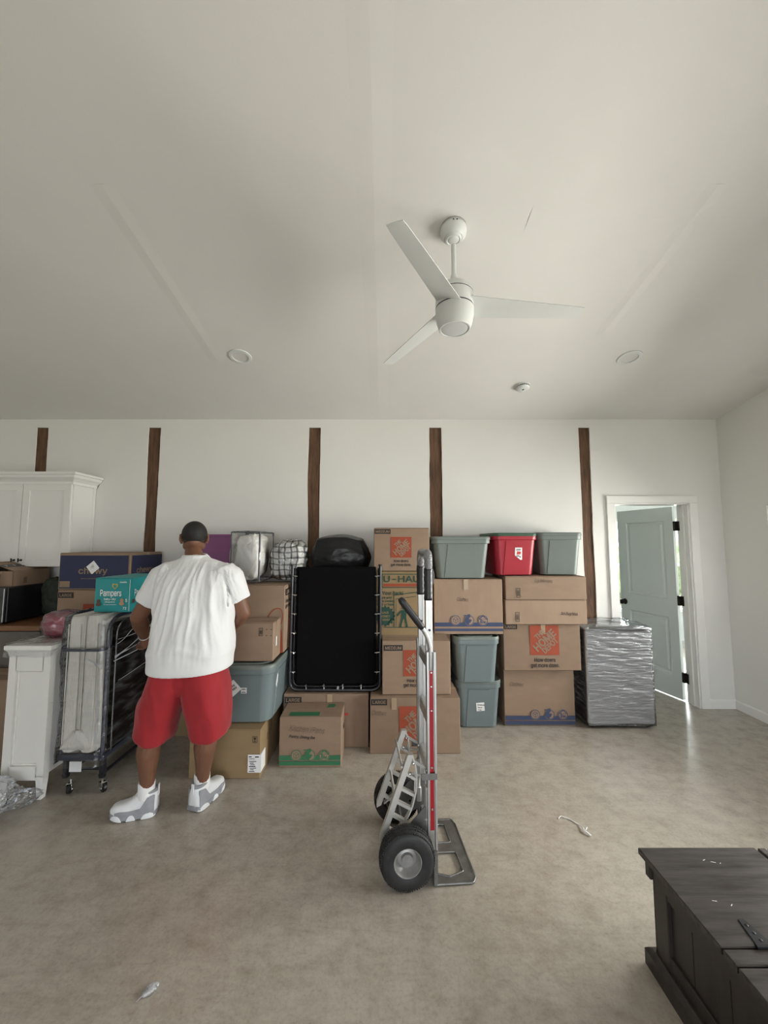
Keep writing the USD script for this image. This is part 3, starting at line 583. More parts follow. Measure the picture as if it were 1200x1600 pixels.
# ================================================================== KITCHEN CORNER
def shaker(x0, x1, z0, z1, y, st=.062, th=.02):
    """door with a recessed flat panel, front face at y"""
    fr = sbox(x0, z0, x1, z1).difference(sbox(x0+st, z0+st, x1-st, z1-st))
    return front(ext(fr, th), 0, y+th, 0), bx(x0+st-.002, x1-st+.002, y+.010, y+.016, z0+st-.002, z1-st+.002)
t = thing('wall_cabinet', 'white wall cabinet with crown moulding in the kitchen corner', 'cabinet')
obj('body', cbx(-3.93, -2.995, 3.672, 3.955, 1.415, 2.245, .002), M['white'], t)
obj('side_frame', [bx(-2.996, -2.988, 3.672, 3.70, 1.415, 2.245), bx(-2.996, -2.988, 3.925, 3.955, 1.415, 2.245)], M['white'], t)
for a, b in ((-3.925, -3.463), (-3.457, -3.0)):
    fr, pn = shaker(a, b, 1.42, 2.205, 3.652)
    dd = obj('cabinet_door', fr, M['white'], t); obj('panel', pn, M['white'], dd)
    kx = b-.03 if a < -3.5 else a+.03
    obj('pull', [cyl((kx, 3.652, 1.478), (kx, 3.622, 1.478), .005, 8), cyl((kx, 3.620, 1.46), (kx, 3.620, 1.496), .0055, 8), cyl((kx, 3.6515, 1.478), (kx, 3.648, 1.478), .010, 12)], M['black'], dd)
prof = [(0, 2.20), (.012, 2.20), (.012, 2.225), (.030, 2.245), (.052, 2.262), (.058, 2.285), (.070, 2.29), (.070, 2.312), (0, 2.312)]
path = [((-3.93, 3.655), (0, -1)), ((-2.988, 3.655), (1, -1)), ((-2.988, 3.955), (1, 0))]
obj('crown_moulding', loft([np.array([[p[0]+n[0]*a, p[1]+n[1]*a, z] for a, z in prof]) for p, n in path]), M['white'], t)
t = thing('kitchen_counter', 'wood-topped kitchen counter in the left corner under the wall cabinet', 'counter')
M['butcher'] = mat('butcher_block', (.25, .12, .05), .42, col2=(.13, .055, .022), scale=6, stretch=(.6, 8, 8))
M['taupe'] = mat('taupe_paint', (.13, .11, .095), .5)
obj('worktop', cbx(-4.68, -2.915, 3.315, 3.955, .897, .94, .004), M['butcher'], t)
obj('body', bx(-4.68, -2.935, 3.37, 3.955, .10, .897), M['taupe'], t); obj('plinth', bx(-4.68, -2.95, 3.43, 3.955, 0, .10), M['black'], t)
for a, b in ((-4.05, -3.50), (-3.49, -2.94)):
    fr, pn = shaker(a, b, .115, .885, 3.35); dd = obj('cabinet_door', fr, M['taupe'], t); obj('panel', pn, M['taupe'], dd)
t = thing('microwave_oven', 'black microwave oven with grey door on the kitchen counter', 'microwave')
obj('body', cbx(-3.77, -3.27, 3.385, 3.87, .952, 1.252, .006), M['black'], t)
M['greyglass'] = mat('grey_glass', (.09, .095, .105), .15, spec=.6)
dd = obj('oven_door', cbx(-3.77, -3.275, 3.358, 3.383, .952, 1.252, .008), mat('dark_grey_plastic', (.05, .053, .058), .35), t)
obj('door_glass', front(ext(rrect(-3.60, .985, -3.315, 1.205, .03), .003), 0, 3.358, 0), M['greyglass'], dd); obj('edge_strip', cbx(-3.278, -3.271, 3.352, 3.36, .96, 1.245, .002), M['alu'], dd)
obj('vent_slot', [right(bx(-.06, .06, 0, .006, 0, .001), -3.2695, 3.70, 1.225), right(bx(-.06, .06, 0, .006, 0, .001), -3.2695, 3.70, 1.21)], M['greyglass'], t)
obj('foot', [cyl((x, y, .94), (x, y, .953), .015, 8) for x in (-3.70, -3.34) for y in (3.42, 3.82)], M['black'], t)
t = thing('open_shipping_box', 'opened shipping carton with black tape on top of the microwave', 'box', (-3.50, 3.63, 1.254), 3)
bh = .135; w_, d_ = .40, .40
obj('body', [cbx(-.2, .2, -.2, -.194, 0, bh, .001), cbx(-.2, .2, .194, .2, 0, bh, .001), cbx(-.2, -.194, -.2, .2, 0, bh, .001), cbx(.194, .2, -.2, .2, 0, bh, .001), bx(-.197, .197, -.197, .197, 0, .004)], M['card'], t)
fl_ = obj('flap', rot(cbx(.0, .2, -.2, .2, bh, bh+.005, .001), 20, (0, 1, 0), (.2, 0, bh)), M['card'], t)
obj('tape_strip', rot(cbx(.055, .115, -.2, .2, bh+.0053, bh+.0063, .0003), 20, (0, 1, 0), (.2, 0, bh)), M['black'], fl_)
for i in range(5): obj('tape_print', rot(tr(ext(Polygon([(0, 0), (.012, .01), (.024, 0), (.02, .016), (.004, .016)]), .0004), .07, -.16+.08*i, bh+.0064), 20, (0, 1, 0), (.2, 0, bh)), M['paper'], fl_)
obj('flap', rot(cbx(-.2, .02, -.2, .2, bh, bh+.005, .001), -20, (0, 1, 0), (-.2, 0, bh)), M['card'], t)
obj('flap', rot(cbx(-.19, .10, -.33, -.2, bh-.005, bh, .001), 62, (1, 0, 0), (0, -.2, bh)), M['card2'], t)
obj('barcode_print', right(flat(sbox(-.09, .01, -.055, .065)), .2005, 0, .01), M['inkfade'], t)
s = trimesh.creation.icosphere(4, 1); v = s.vertices; q = v/np.maximum(np.abs(v).max(1), 1e-6)[:, None]; v = .55*v+.45*q*.8
v = v*[.115, .15, .21]*(1+.35*(fbm(v*2.5, 4, 11)-.5))[:, None]; v[:, 2] = np.maximum(v[:, 2], -.19); s.vertices = v+[-3.09, 3.72, 1.132]
p = obj('duffel_bag', s, mat('dark_green_cloth', (.02, .03, .018), .75, var=.5, scale=9, bump=.4, bscale=25), smooth=True); tag(p, 'dark green cloth bag on the counter right of the microwave', 'bag')
carton('brown carton on the floor in front of the kitchen counter', .55, .28, .60, (-3.10, 3.02+.14, 0), 'card4', seed=31)

# ================================================================== WHITE END CABINET
t = thing('white_sideboard', 'narrow white cabinet seen from its panelled end beside the wrapped bed', 'cabinet', (-2.332, 2.60, 0))
W2 = .132
for sx in (-1, 1):
    for y0 in (0, .60):
        leg = trimesh.convex.convex_hull(np.array([[sx*W2, y0, .0], [sx*(W2-.028), y0, 0], [sx*W2, y0+.035, 0], [sx*(W2-.028), y0+.035, 0], [sx*(W2+.005), y0, .14], [sx*(W2-.045), y0, .14], [sx*(W2+.005), y0+.045, .14], [sx*(W2-.045), y0+.045, .14]]))
        obj('leg', cat([leg, bx(min(sx*(W2+.005), sx*(W2-.045)), max(sx*(W2+.005), sx*(W2-.045)), y0, y0+.045, .138, .90)]), M['white'], t)
obj('end_panel', [bx(-W2+.03, W2-.03, .022, .03, .13, .87)], M['white'], t)
for z0, z1 in ((.115, .20), (.80, .90)): obj('rail', cbx(-W2+.04, W2-.04, 0, .03, z0, z1, .002), M['white'], t)
obj('panel_bead', [cbx(-W2+.045, -W2+.057, .010, .026, .20, .80, .004), cbx(W2-.057, W2-.045, .010, .026, .20, .80, .004), cbx(-W2+.045, W2-.045, .010, .026, .20, .212, .004), cbx(-W2+.045, W2-.045, .010, .026, .79, .80, .004)], M['white'], t)
obj('body', bx(-W2, W2, .035, .64, .14, .90), M['white'], t)
cr = []
for o, z in ((.004, .895), (.006, .905), (.010, .925), (.02, .938), (.024, .942), (.024, .965), (.018, .968)): cr.append(np.array([[-W2-o, -o, z], [W2+o, -o, z], [W2+o, .645+o, z], [-W2-o, .645+o, z]]))
obj('top_moulding', loft(cr), M['white'], t)
# pink bundle under film, standing on it
def blob(rad, seed, amp=.3, sub=4, box_=.4, freq=2.5):
    s = trimesh.creation.icosphere(sub, 1); v = s.vertices.copy(); q = v/np.abs(v).max(1)[:, None]; v = (1-box_)*v+box_*q*.82
    s.vertices = v*(1+amp*(fbm(v*freq+seed*5, 4, seed)-.5))[:, None]*np.array(rad); return s
s = blob((.105, .12, .095), 3, .2); v = s.vertices; v[:, 2] = np.maximum(v[:, 2], -.088); s = tr(s, -2.335, 2.86, .9685+.088)
t = thing('pink_bundle', 'pink bundle wrapped in clear film on top of the white cabinet', 'bundle')
obj('body', s, mat('pink_cloth', (.36, .045, .085), .5, var=.2, scale=6), t, smooth=True)
M['film'] = film_mat('stretch_film', .012, .10, 6, (1, 1, 4), .6, white=.07)
M['film2'] = film_mat('stretch_film_dense', .04, .10, 9, (2, 2, 4), .7, white=.16)
def crumple(s, seed, a, f):
    v = s.vertices; n = s.vertex_normals; r = 1-np.abs(2*fbm(v*f, 4, seed)-1); s.vertices = v+n*(a*(r-.6))[:, None]; return s
sf = blob((.112, .127, .10), 3, .2); sf.vertices[:, 2] = np.maximum(sf.vertices[:, 2], -.086); sf = crumple(tr(sf, -2.335, 2.86, .9685+.088), 8, .016, 16)
obj('film', sf, M['film2'], t, smooth=True)
# film sheet over the cabinet top, pulled across to the folding bed
nx, ny = 46, 40; gx = np.linspace(-2.492, -2.165, nx); gy = np.linspace(2.575, 3.25, ny); X, Y = np.meshgrid(gx, gy)
Z = .972+.012*fbm(np.stack([X*14, Y*5, X*0], -1), 3, 4)+.06*np.clip((X+2.20)/.1, 0, 1)**1.5+.03*np.exp(-((X+2.335)/.13)**2-((Y-2.86)/.14)**2)
Z = np.where((Y < 2.59), Z-.10*np.clip((2.592-Y)/.02, 0, 1), Z)
V = np.c_[X.ravel(), Y.ravel(), Z.ravel()]; F = [[i*nx+j, i*nx+j+1, (i+1)*nx+j+1] for i in range(ny-1) for j in range(nx-1)]+[[i*nx+j, (i+1)*nx+j+1, (i+1)*nx+j] for i in range(ny-1) for j in range(nx-1)]
p = obj('film_sheet', trimesh.Trimesh(V, np.array(F), process=False), M['film2'], smooth=True); tag(p, 'clear plastic film draped over the top of the white cabinet', 'plastic film')
# crumpled film on the floor
s = blob((.20, .15, .10), 14, .5, 5, .1, 1.8); s = crumple(s, 15, .055, 9); s.vertices[:, 2] = np.where(s.vertices[:, 2] < -.095, -.095, s.vertices[:, 2]); s = tr(s, -2.45, 2.44, .097)
s2 = blob((.12, .045, .04), 16, .5, 4, .1, 2); s2 = crumple(s2, 17, .03, 12); s2 = tr(rot(s2, 38, (0, 0, 1)), -2.28, 2.535, .045)
p = obj('crumpled_film', cat([s, s2]), film_mat('crumpled_film', .06, .10, 10, (1, 1, 1), .8, white=.22, dist=.04), smooth=True); tag(p, 'crumpled clear plastic film lying on the floor at the foot of the white cabinet', 'plastic film')

# ================================================================== WRAPPED FOLDING BED
M['cream'] = mat('cream_ticking', (.72, .69, .63), .7, var=.10, scale=30, stretch=(3, 3, .6), bump=.35, bscale=40, bdist=.01)
M['navysteel'] = mat('navy_steel', (.022, .027, .05), .3, spec=.6)
M['deck'] = mat('black_deck_cloth', (.005, .0045, .005), .9, spec=.08)
bx0, bx1, by0, by1 = -2.150, -1.866, 2.675, 3.37
t = thing('wrapped_folding_bed', 'folded bed with cream mattress standing on casters, wrapped in clear film', 'folding bed')
for x in (bx0+.008, bx1-.008):
    pts = [(x, by0, .235), (x, by0, 1.13), (x, by1, 1.13), (x, by1, .235)]
    P = bend(pts, .12, 7); obj('deck_frame', tube(P, .013, 8), M['navysteel'], t)
    obj('deck', bx(x-.004, x+.004, by0+.04, by1-.04, .25, 1.09), M['deck'], t)
obj('rail', [cbx(bx0-.012, bx1+.012, by0-.02, by0+.012, .205, .245, .006), cbx(bx0-.012, bx1+.012, by1-.02, by1+.012, .205, .245, .006), bx(bx0-.008, bx0+.012, by0, by1, .21, .24), bx(bx1-.012, bx1+.008, by0, by1, .21, .24)], M['navysteel'], t)
obj('retaining_bar', tube(bend([(bx0+.008, by0+.08, .93), (bx0+.008, by0-.062, .93), (bx1-.008, by0-.062, .93), (bx1-.008, by0+.08, .93)], .03), .010, 8), M['navysteel'], t)
obj('side_bar', tube(bend([(bx1+.012, by0+.05, .24), (bx1+.012, by0+.05, 1.09), (bx1+.012, by1-.10, 1.12)], .10, 6), .007, 6), M['chrome'], t)
# mattress: two upright halves with piped edges, joined by the fold at the foot
def half(xc, w):
    rg = []
    for z in np.r_[.256, .263, .273, np.linspace(.29, 1.085, 40), 1.11, 1.13, 1.142, 1.147]:
        k = 1.0; e = min(z-.250, 1.149-z)
        if e < .045: k = math.sqrt(max(0, 1-((.045-e)/.045)**2))*.42+.58
        w_z = w*(1.10-.16*(z-.25)/.9); r = rring(w_z*k, .68, min(.035, w_z*k*.45), z, 8, xc+(xc+2.042)*(w_z/w-1), (by0+by1)/2-.025); rg.append(r)
    m = loft(rg); v = m.vertices; n = fbm(np.c_[v[:, 0]*10+xc*30, v[:, 1]*10, v[:, 2]*5], 3, 2)-.5; pl = np.sin(v[:, 2]*95+v[:, 0]*60+5*fbm(v*4, 2, 6))*.0022*np.clip((.75-v[:, 2])/.3, 0, 1)
    v[:, 1] += np.sign(v[:, 1]-(by0+by1)/2)*(n*.02+pl); v[:, 0] += (v[:, 0]-xc)*n*.12; m.vertices = v; return m
wm = .106
for xc in (-2.036-wm/2-.003, -2.036+wm/2+.003):
    h_ = obj('mattress', half(xc, wm), M['cream'], t, smooth=True)
    for yy in (by0-.018,):
        for dx in (-wm/2+.012, wm/2-.012): obj('piping', tube([(xc+dx, yy-.002, z) for z in np.linspace(.31, 1.09, 12)], .004, 6), M['cream'], h_)
fo = trimesh.convex.convex_hull(np.array([[-2.036+sx*a, by0-.036, z] for sx in (-1, 1) for a, z in ((.10, .285), (.006, .40))]+[[-2.036+sx*.10, by0+.04, z] for sx in (-1, 1) for z in (.285, .40)]))
obj('mattress_fold', tm(refine(fo, .03)), M['cream'], t, smooth=True)
for y in (by0+.03, by1-.03):
    for x in (bx0+.02, bx1-.02):
        obj('leg', [cbx(x-.016, x+.016, y-.016, y+.016, .075, .21, .004), cyl((x, y-.02, .10), (x, y+.02, .10), .014)], M['blacksteel'], t)
for x in (bx0+.02, bx1-.02): obj('skid_bar', tube([(x, by0+.02, .10), (x, by1-.02, .10)], .011, 8), M['blacksteel'], t)
obj('cross_bar', [tube([(bx0+.02, by0+.06, .115), (bx1-.02, by0+.06, .115)], .009, 8), tube([(bx0+.02, by0+.05, .12), (bx1-.02, by1-.1, .20)], .008, 8)], M['blacksteel'], t)
def caster(par, x, y, rz=0):
    w = lathe([(0, -.011), (.022, -.011), (.0275, -.008), (.0275, .008), (.022, .011), (0, .011)], 18); w = tr(rot(w, 90, (0, 1, 0)), 0, -.012, .0275)
    f = cat([cbx(-.017, -.013, -.026, .016, .022, .062, .002), cbx(.013, .017, -.026, .016, .022, .062, .002), cbx(-.017, .017, -.02, .018, .058, .064, .002), cyl((0, 0, .062), (0, 0, .085), .007, 8), cyl((-.019, -.012, .0275), (.019, -.012, .0275), .005, 8)])
    c = obj('caster', tr(rot(f, rz, (0, 0, 1)), x, y, 0), M['chrome'], par, smooth=40); obj('wheel', tr(rot(w, rz, (0, 0, 1)), x, y, 0), M['black'], c, smooth=40)
caster(t, -2.068, by0, 8); caster(t, -1.868, by0+.01, 62); caster(t, -2.07, by1, 20); caster(t, -1.87, by1, -30)
obj('paper_tag', [bx(-2.07, -1.99, by0-.024, by0-.0225, .14, .205)], M['paper'], t)
rg = []
for z in np.linspace(.19, 1.165, 44):
    g = .030+.006*math.sin(z*9); 
    if z > 1.14: g -= (z-1.14)*1.2
    r = rring(bx1-bx0+1.3*g, by1-by0+2*g+.036, .06, z, 10, (bx0+bx1)/2+.006, (by0+by1)/2-.018); rg.append(r)
m = loft(rg, cap=False); v = m.vertices; c_ = np.array([(bx0+bx1)/2, (by0+by1)/2, .7]); dirn = (v-c_)*[1, 1, 0]; dirn /= np.linalg.norm(dirn, axis=1)[:, None]
rid = 1-np.abs(2*fbm(np.c_[v[:, 0]*3, v[:, 1]*2.0-v[:, 2]*2.4, v[:, 2]*9], 3, 9)-1); m.vertices = v+dirn*((rid-.75)*np.where(np.abs(dirn[:, 0]) > .5, .012, .020))[:, None]
obj('film', m, M['film'], t, smooth=True)
# twisted ropes of film pulled tight over the dark side
rope = usdkit.material(stage, '/World/Looks/film_rope', {'t': ('transparent_bsdf', {}), 'p': ('principled_bsdf', {'base_color': (.72, .74, .76), 'roughness': .2}), 'x': ('mix_closure', {'fac': .42})}, [('t.BSDF', 'x.closure1'), ('p.BSDF', 'x.closure2')], surface='x.closure')
R_ = []
for (y0, z0, y1, z1, r) in ((2.69, .86, 3.25, 1.09, .005), (2.69, .87, 3.36, 1.00, .005), (2.68, .84, 3.36, .93, .004), (2.70, .95, 2.98, 1.10, .0035), (2.72, .70, 3.3, .79, .002), (2.7, .98, 3.36, 1.03, .003)):
    tt = np.linspace(0, 1, 14); y = y0+(y1-y0)*tt; z = z0+(z1-z0)*tt-.02*np.sin(tt*np.pi); R_.append(tube(np.c_[np.full(14, bx1+.037)+.004*np.sin(tt*9+z0*20), y, z], r*(.6+.5*np.abs(np.sin(tt*7+z0*9))), 5))
for (x0, z0, x1, z1, r) in ((-1.86, .82, -1.97, .88, .010), (-1.86, .85, -1.95, .82, .008), (-1.87, .91, -2.0, .94, .004), (-2.19, .91, -2.09, 1.00, .003), (-2.18, .60, -1.89, .63, .0015)):
    tt = np.linspace(0, 1, 10); R_.append(tube(np.c_[x0+(x1-x0)*tt, np.full(10, by0-.075)+.012*np.sin(tt*3), z0+(z1-z0)*tt], r*(1-.7*tt), 5))
obj('film_ridges', R_, rope, t, smooth=True, kind='stuff')

# ================================================================== UPRIGHT BLACK FOLDING BED
t = thing('upright_folding_bed', 'black folding bed standing on edge on a large carton, cloth deck outward', 'folding bed', (-.4035, 3.262, .424), 0, rx=-1.2)
w = .372
P = bend([(-w, 0, 1.025), (-w, 0, .012), (w, 0, .012), (w, 0, 1.025)], .075, 7); obj('deck_frame', tube(P, .0125, 10), M['blacksteel'], t, smooth=True)
for s in (-1, 1): obj('end_cap', cyl((s*w, 0, 1.02), (s*w, 0, 1.035), .016, 10), M['black'], t)
dk = tm(refine(cbx(-.318, .318, -.004, .006, .062, 1.0, .002), .05)); v = dk.vertices; v[:, 1] += .010*(1-(v[:, 0]/.32)**2)*np.sin(np.clip(v[:, 2], 0, 1)*np.pi); dk.vertices = v
obj('deck', dk, M['deck'], t, smooth=True)
obj('top_fold', tube(np.c_[np.linspace(-.335, .335, 12), np.full(12, .02), np.full(12, .992)], .022, 10), M['deck'], t, smooth=True)
obj('back_frame', tube(bend([(-w+.01, .07, 1.0), (-w+.01, .07, .015), (w-.01, .07, .015), (w-.01, .07, 1.0)], .075, 7), .012, 8), M['blacksteel'], t)
obj('mattress_back', cbx(-.34, .34, .02, .065, .04, .98, .015), M['deck'], t)
def clip(x, z, ax):
    s = 1 if x > 0 else -1
    if ax: return [tube([(x, -.012, z-.014), (x, -.008, z+.004), (x, -.006, z+.024)], .0042, 6), tube([(x+.002, -.014, z+.006), (x-.010, -.012, z+.016)], .003, 5)]
    return [tube([(x+s*.014, -.012, z), (x-s*.004, -.012, z-.001), (x-s*.026, -.007, z-.003)], .0042, 6), tube([(x-s*.006, -.014, z), (x-s*.012, -.012, z-.012)], .003, 5)]
for i in range(6):
    z = .158+.156*i
    for s in (-1, 1): obj('spring_clip', clip(s*(w-.018), z, False), M['chrome'], t)
for x in (-.235, -.09, .065, .215): obj('spring_clip', clip(x, .035, True), M['chrome'], t)
obj('paper_tag', tr(rot(bx(-.008, .008, -.002, -.001, -.025, 0), 8, (0, 1, 0)), .028, -.012, .045), mat('grey_tag', (.35, .35, .36), .6), t)

# ================================================================== SOFT BAGS ON TOP
M['binbag'] = mat('black_bin_liner', (.010, .010, .011), .36, spec=.4, bump=.45, bscale=5, bdist=.03, stretch=(1, 1, 2))
s = blob((.305, .24, .228), 21, .16, 5, .42, 1.4); v = s.vertices; v[:, 0] *= 1-.10*np.clip(v[:, 2]/.2, 0, 1); s = crumple(s, 22, .010, 5); v = s.vertices; v[:, 2] = np.maximum(v[:, 2], -.20)
s = tr(s, -.412, 3.675, 1.51)
p = obj('trash_bag', s, M['binbag'], smooth=True); tag(p, 'full black trash bag lying on top of the upright folding bed', 'trash bag')
M['whitecloth'] = mat('white_bedding', (.84, .82, .78), .9, var=.05, scale=6, bump=.25, bscale=7, bdist=.03)
M['vinyl'] = film_mat('clear_vinyl', .0, .06, 5, (1, 1, 1.5), .22, white=.02, dist=.03)
M['pipe'] = mat('grey_piping', (.09, .09, .095), .4)
t = thing('bedding_bag', 'clear zipped bag of plain white bedding with dark piping, right of the purple bin', 'bedding bag', (-1.175, 3.47, 1.305), 0)
a, b, h = .125, .205, .435
for i, (x, y, z, r) in enumerate(((.005, -.085, .205, (.125, .118, .20)), (-.01, .085, .205, (.12, .118, .20)), (.0, 0, .33, (.118, .19, .085)), (.04, -.02, .22, (.082, .18, .205)))):
    s = blob(r, 30+i, .3, 4, .3, 2.2); s = tr(crumple(s, 40+i, .012, 10), x, y, z); obj('bedding', s, M['whitecloth'], t, smooth=True)
rg = [rring(2*a*k, 2*b*k, .03, z, 6) for z, k in ((0, .86), (.01, .97), (.1, 1.04), (.22, 1.06), (.34, 1.03), (h-.01, .97), (h, .92))]
m = loft(rg); m = crumple(tm(refine(m, .03)), 50, .014, 9); obj('cover', m, M['vinyl'], t, smooth=True)
for z in (.012, h-.008): obj('piping', tube(rring(2*a+.006, 2*b+.006, .035, z, 5), .005, 6, closed=True), M['pipe'], t, smooth=True)
for sx in (-1, 1):
    for sy in (-1, 1): obj('piping', tube([(sx*(a-.004), sy*(b-.004), z) for z in (.012, h*.5, h-.008)], .0085 if sx > 0 and sy < 0 else .005, 6), M['pipe'], t, smooth=True)
t = thing('bedding_bag', 'clear bag of plaid white bedding next to the black trash bag', 'bedding bag', (-.868, 3.52, 1.303), 0)
M['plaid'] = usdkit.material(stage, '/World/Looks/plaid_cloth', {'tc': ('texture_coordinate', {}), 'n': ('noise_texture', {'scale': 7.0, 'detail': 2.0}), 'mx': ('mix_vector', {'fac': .05}),
    'w1': ('wave_texture', {'scale': 6.5, 'bands_direction': 'x', 'distortion': .5}), 'w2': ('wave_texture', {'scale': 6.5, 'bands_direction': 'z', 'distortion': .5}), 'r1': ('rgb_ramp', {'ramp': [(.80, (.74, .73, .70)), (.90, (.20, .20, .20))]}), 'r2': ('rgb_ramp', {'ramp': [(.80, (1, 1, 1)), (.90, (.40, .40, .40))]}),
    'm': ('mix', {'mix_type': 'multiply', 'fac': 1.0}), 'p': ('principled_bsdf', {'roughness': .85})},
    [('tc.object', 'mx.a'), ('tc.object', 'n.vector'), ('n.color', 'mx.b'), ('mx.result', 'w1.vector'), ('mx.result', 'w2.vector'), ('w1.fac', 'r1.fac'), ('w2.fac', 'r2.fac'), ('r1.color', 'm.color1'), ('r2.color', 'm.color2'), ('m.color', 'p.base_color')], surface='p.BSDF')
s = blob((.155, .155, .185), 61, .4, 5, .35, 2); s = crumple(s, 62, .03, 7); v = s.vertices; v[:, 0] *= 1.08-.35*np.clip(v[:, 2]/.2, 0, 1)*(v[:, 0] < 0); v[:, 2] = np.maximum(v[:, 2], -.185); obj('bedding', tr(s, 0, 0, .188), M['plaid'], t, smooth=True)
s = blob((.165, .165, .192), 61, .4, 5, .35, 2); s = crumple(s, 63, .022, 8); v = s.vertices; v[:, 0] *= 1.08-.35*np.clip(v[:, 2]/.2, 0, 1)*(v[:, 0] < 0); v[:, 2] = np.maximum(v[:, 2], -.187); obj('cover', tr(s, 0, 0, .19), M['vinyl'], t, smooth=True)
p = obj('folded_cloth', tm(refine(cbx(-.79, -.62, 3.33, 3.56, 1.297, 1.302, .002), .05)), mat('dark_blue_cloth', (.012, .014, .03), .9)); tag(p, 'dark blue cloth under the plaid bedding bag', 'cloth')

# ================================================================== WRAPPED FRIDGE
M['steel'] = mat('brushed_steel', (.52, .525, .54), .40, metal=.65, var=.12, scale=8, stretch=(1, 1, 12))
t = thing('mini_fridge', 'steel mini fridge wrapped in clear film, standing in front of the door', 'fridge', (2.115, 3.545, 0))
w = .298
obj('body', cbx(-w+.004, w-.004, .05, .37, .03, .855, .012), M['black'], t)
obj('fridge_door', cbx(-w, w, .0, .047, .035, .85, .012), M['steel'], t)
obj('kick_plate', bx(-w+.01, w-.01, .02, .06, .012, .034), M['black'], t); obj('top_cover', cbx(-w, w, -.002, .372, .852, .868, .006), mat('grey_top', (.30, .31, .32), .4), t)
obj('foot', [cyl((x, y, 0), (x, y, .032), .018, 10) for x in (-w+.05, w-.05) for y in (.05, .33)], M['black'], t)
rg = [rring(2*w+.016, .388, .022, z, 6, 0, .184) for z in np.linspace(.03, .872, 40)]+[rring((2*w+.01)*k, .384*k, .022, .878-.002*i, 6, 0, .184) for i, k in enumerate((.97, .8, .5, .2))]
m = tm(refine(loft(rg, cap=False) if False else loft(rg), .022)); v = m.vertices
rid = 1-np.abs(2*fbm(np.c_[v[:, 0]*1.6+v[:, 2]*1.5, v[:, 1]*2.0, v[:, 2]*13+v[:, 0]*4.0], 3, 70)-1); tp = v[:, 2] > .86
n_ = m.vertex_normals; m.vertices = v+n_*np.where(tp, (1-np.abs(2*fbm(v*[7, 7, 3], 4, 71)-1))*.034-.012, (rid-.6)*.009)[:, None]
M['fridgefilm'] = film_mat('fridge_film', .14, .10, 4.5, (1.4, 1.4, 9), .8, white=.16, dist=.03)
obj('film', m, M['fridgefilm'], t, smooth=True)

# ================================================================== DARK COFFEE TABLE CHEST
M['espresso'] = mat('espresso_wood', (.052, .042, .039), .32, col2=(.030, .024, .022), scale=5, stretch=(.8, 7, 7), bump=.12, bscale=26, bdist=.004, spec=.5, rvar=.06)
M['espresso2'] = mat('espresso_wood_side', (.042, .033, .029), .45, col2=(.025, .019, .017), scale=5, stretch=(7, 7, .8), bump=.12, bscale=26, bdist=.004)
t = thing('coffee_table_chest', 'dark stained wooden chest table with strap hinges in the near right corner', 'chest table')
tx0, tx1, ty0, ty1, tz = 1.02, 1.488, .60, 1.648, .42
for y0, y1 in ((1.2645, ty1), (1.2135, 1.2605), (ty0, 1.2095)):
    m = cbx(tx0, tx1, y0, y1, tz-.024, tz, .003); obj('lid' if y1-y0 > .1 else 'hinge_strip', m, M['espresso'], t)
obj('edge_board', cbx(1.500, 1.530, ty0, ty1, tz-.024, tz-.002, .003), M['espresso'], t); obj('edge_board', cbx(1.540, 1.575, ty0, ty1, tz-.024, tz-.002, .003), M['espresso'], t)
obj('frame_rail', [bx(tx0+.025, 1.56, ty1-.10, ty1-.03, tz-.06, tz-.0245), bx(tx0+.025, 1.56, ty0+.03, ty0+.10, tz-.06, tz-.0245), bx(tx0+.02, tx0+.05, ty0+.03, ty1-.03, tz-.075, tz-.0245), bx(1.54, 1.56, ty0+.03, ty1-.03, tz-.075, tz-.0245)], M['espresso2'], t)
obj('corner_block', [cbx(tx0+.012, tx0+.05, ty1-.05, ty1-.02, tz-.085, tz-.0245, .004), cbx(tx0+.012, tx0+.05, ty0+.02, ty0+.05, tz-.085, tz-.0245, .004)], M['espresso2'], t)
sx = tx0+.03
for y in (ty1-.11, ty0+.04): obj('stile', cbx(sx, sx+.03, y, y+.075, .02, tz-.0245, .003), M['espresso2'], t)
obj('stile', cbx(sx, sx+.03, 1.09, 1.16, .02, tz-.0245, .003), M['espresso2'], t)
obj('rail', [cbx(sx+.003, sx+.028, ty0+.05, ty1-.05, tz-.11, tz-.05, .003), cbx(sx+.003, sx+.028, ty0+.05, ty1-.05, .06, .12, .003)], M['espresso2'], t)
for i in range(6): obj('plank', cbx(sx+.014, sx+.022, ty0+.11+.146*i, ty0+.11+.144+.146*i, .10, tz-.09, .002), M['espresso2'], t)
obj('body', bx(sx+.022, 1.55, ty0+.05, ty1-.04, .05, tz-.03), M['espresso2'], t)
obj('end_panel', [cbx(sx, 1.56, ty1-.045, ty1-.035, .06, tz-.05, .003)], M['espresso2'], t)
pr_ = [(0, 0), (.030, 0), (.030, .055), (.020, .066), (.012, .070), (0, .07)]
ring = [((sx+.005, ty0+.03), (-1, -1)), ((sx+.005, ty1-.035), (-1, 1)), ((1.56, ty1-.035), (1, 1)), ((1.56, ty0+.03), (1, -1)), ((sx+.005, ty0+.03), (-1, -1))]
obj('base_moulding', loft([np.array([[p[0]+n[0]*a, p[1]+n[1]*a, z] for a, z in pr_]) for p, n in ring], cap=False), M['espresso2'], t)
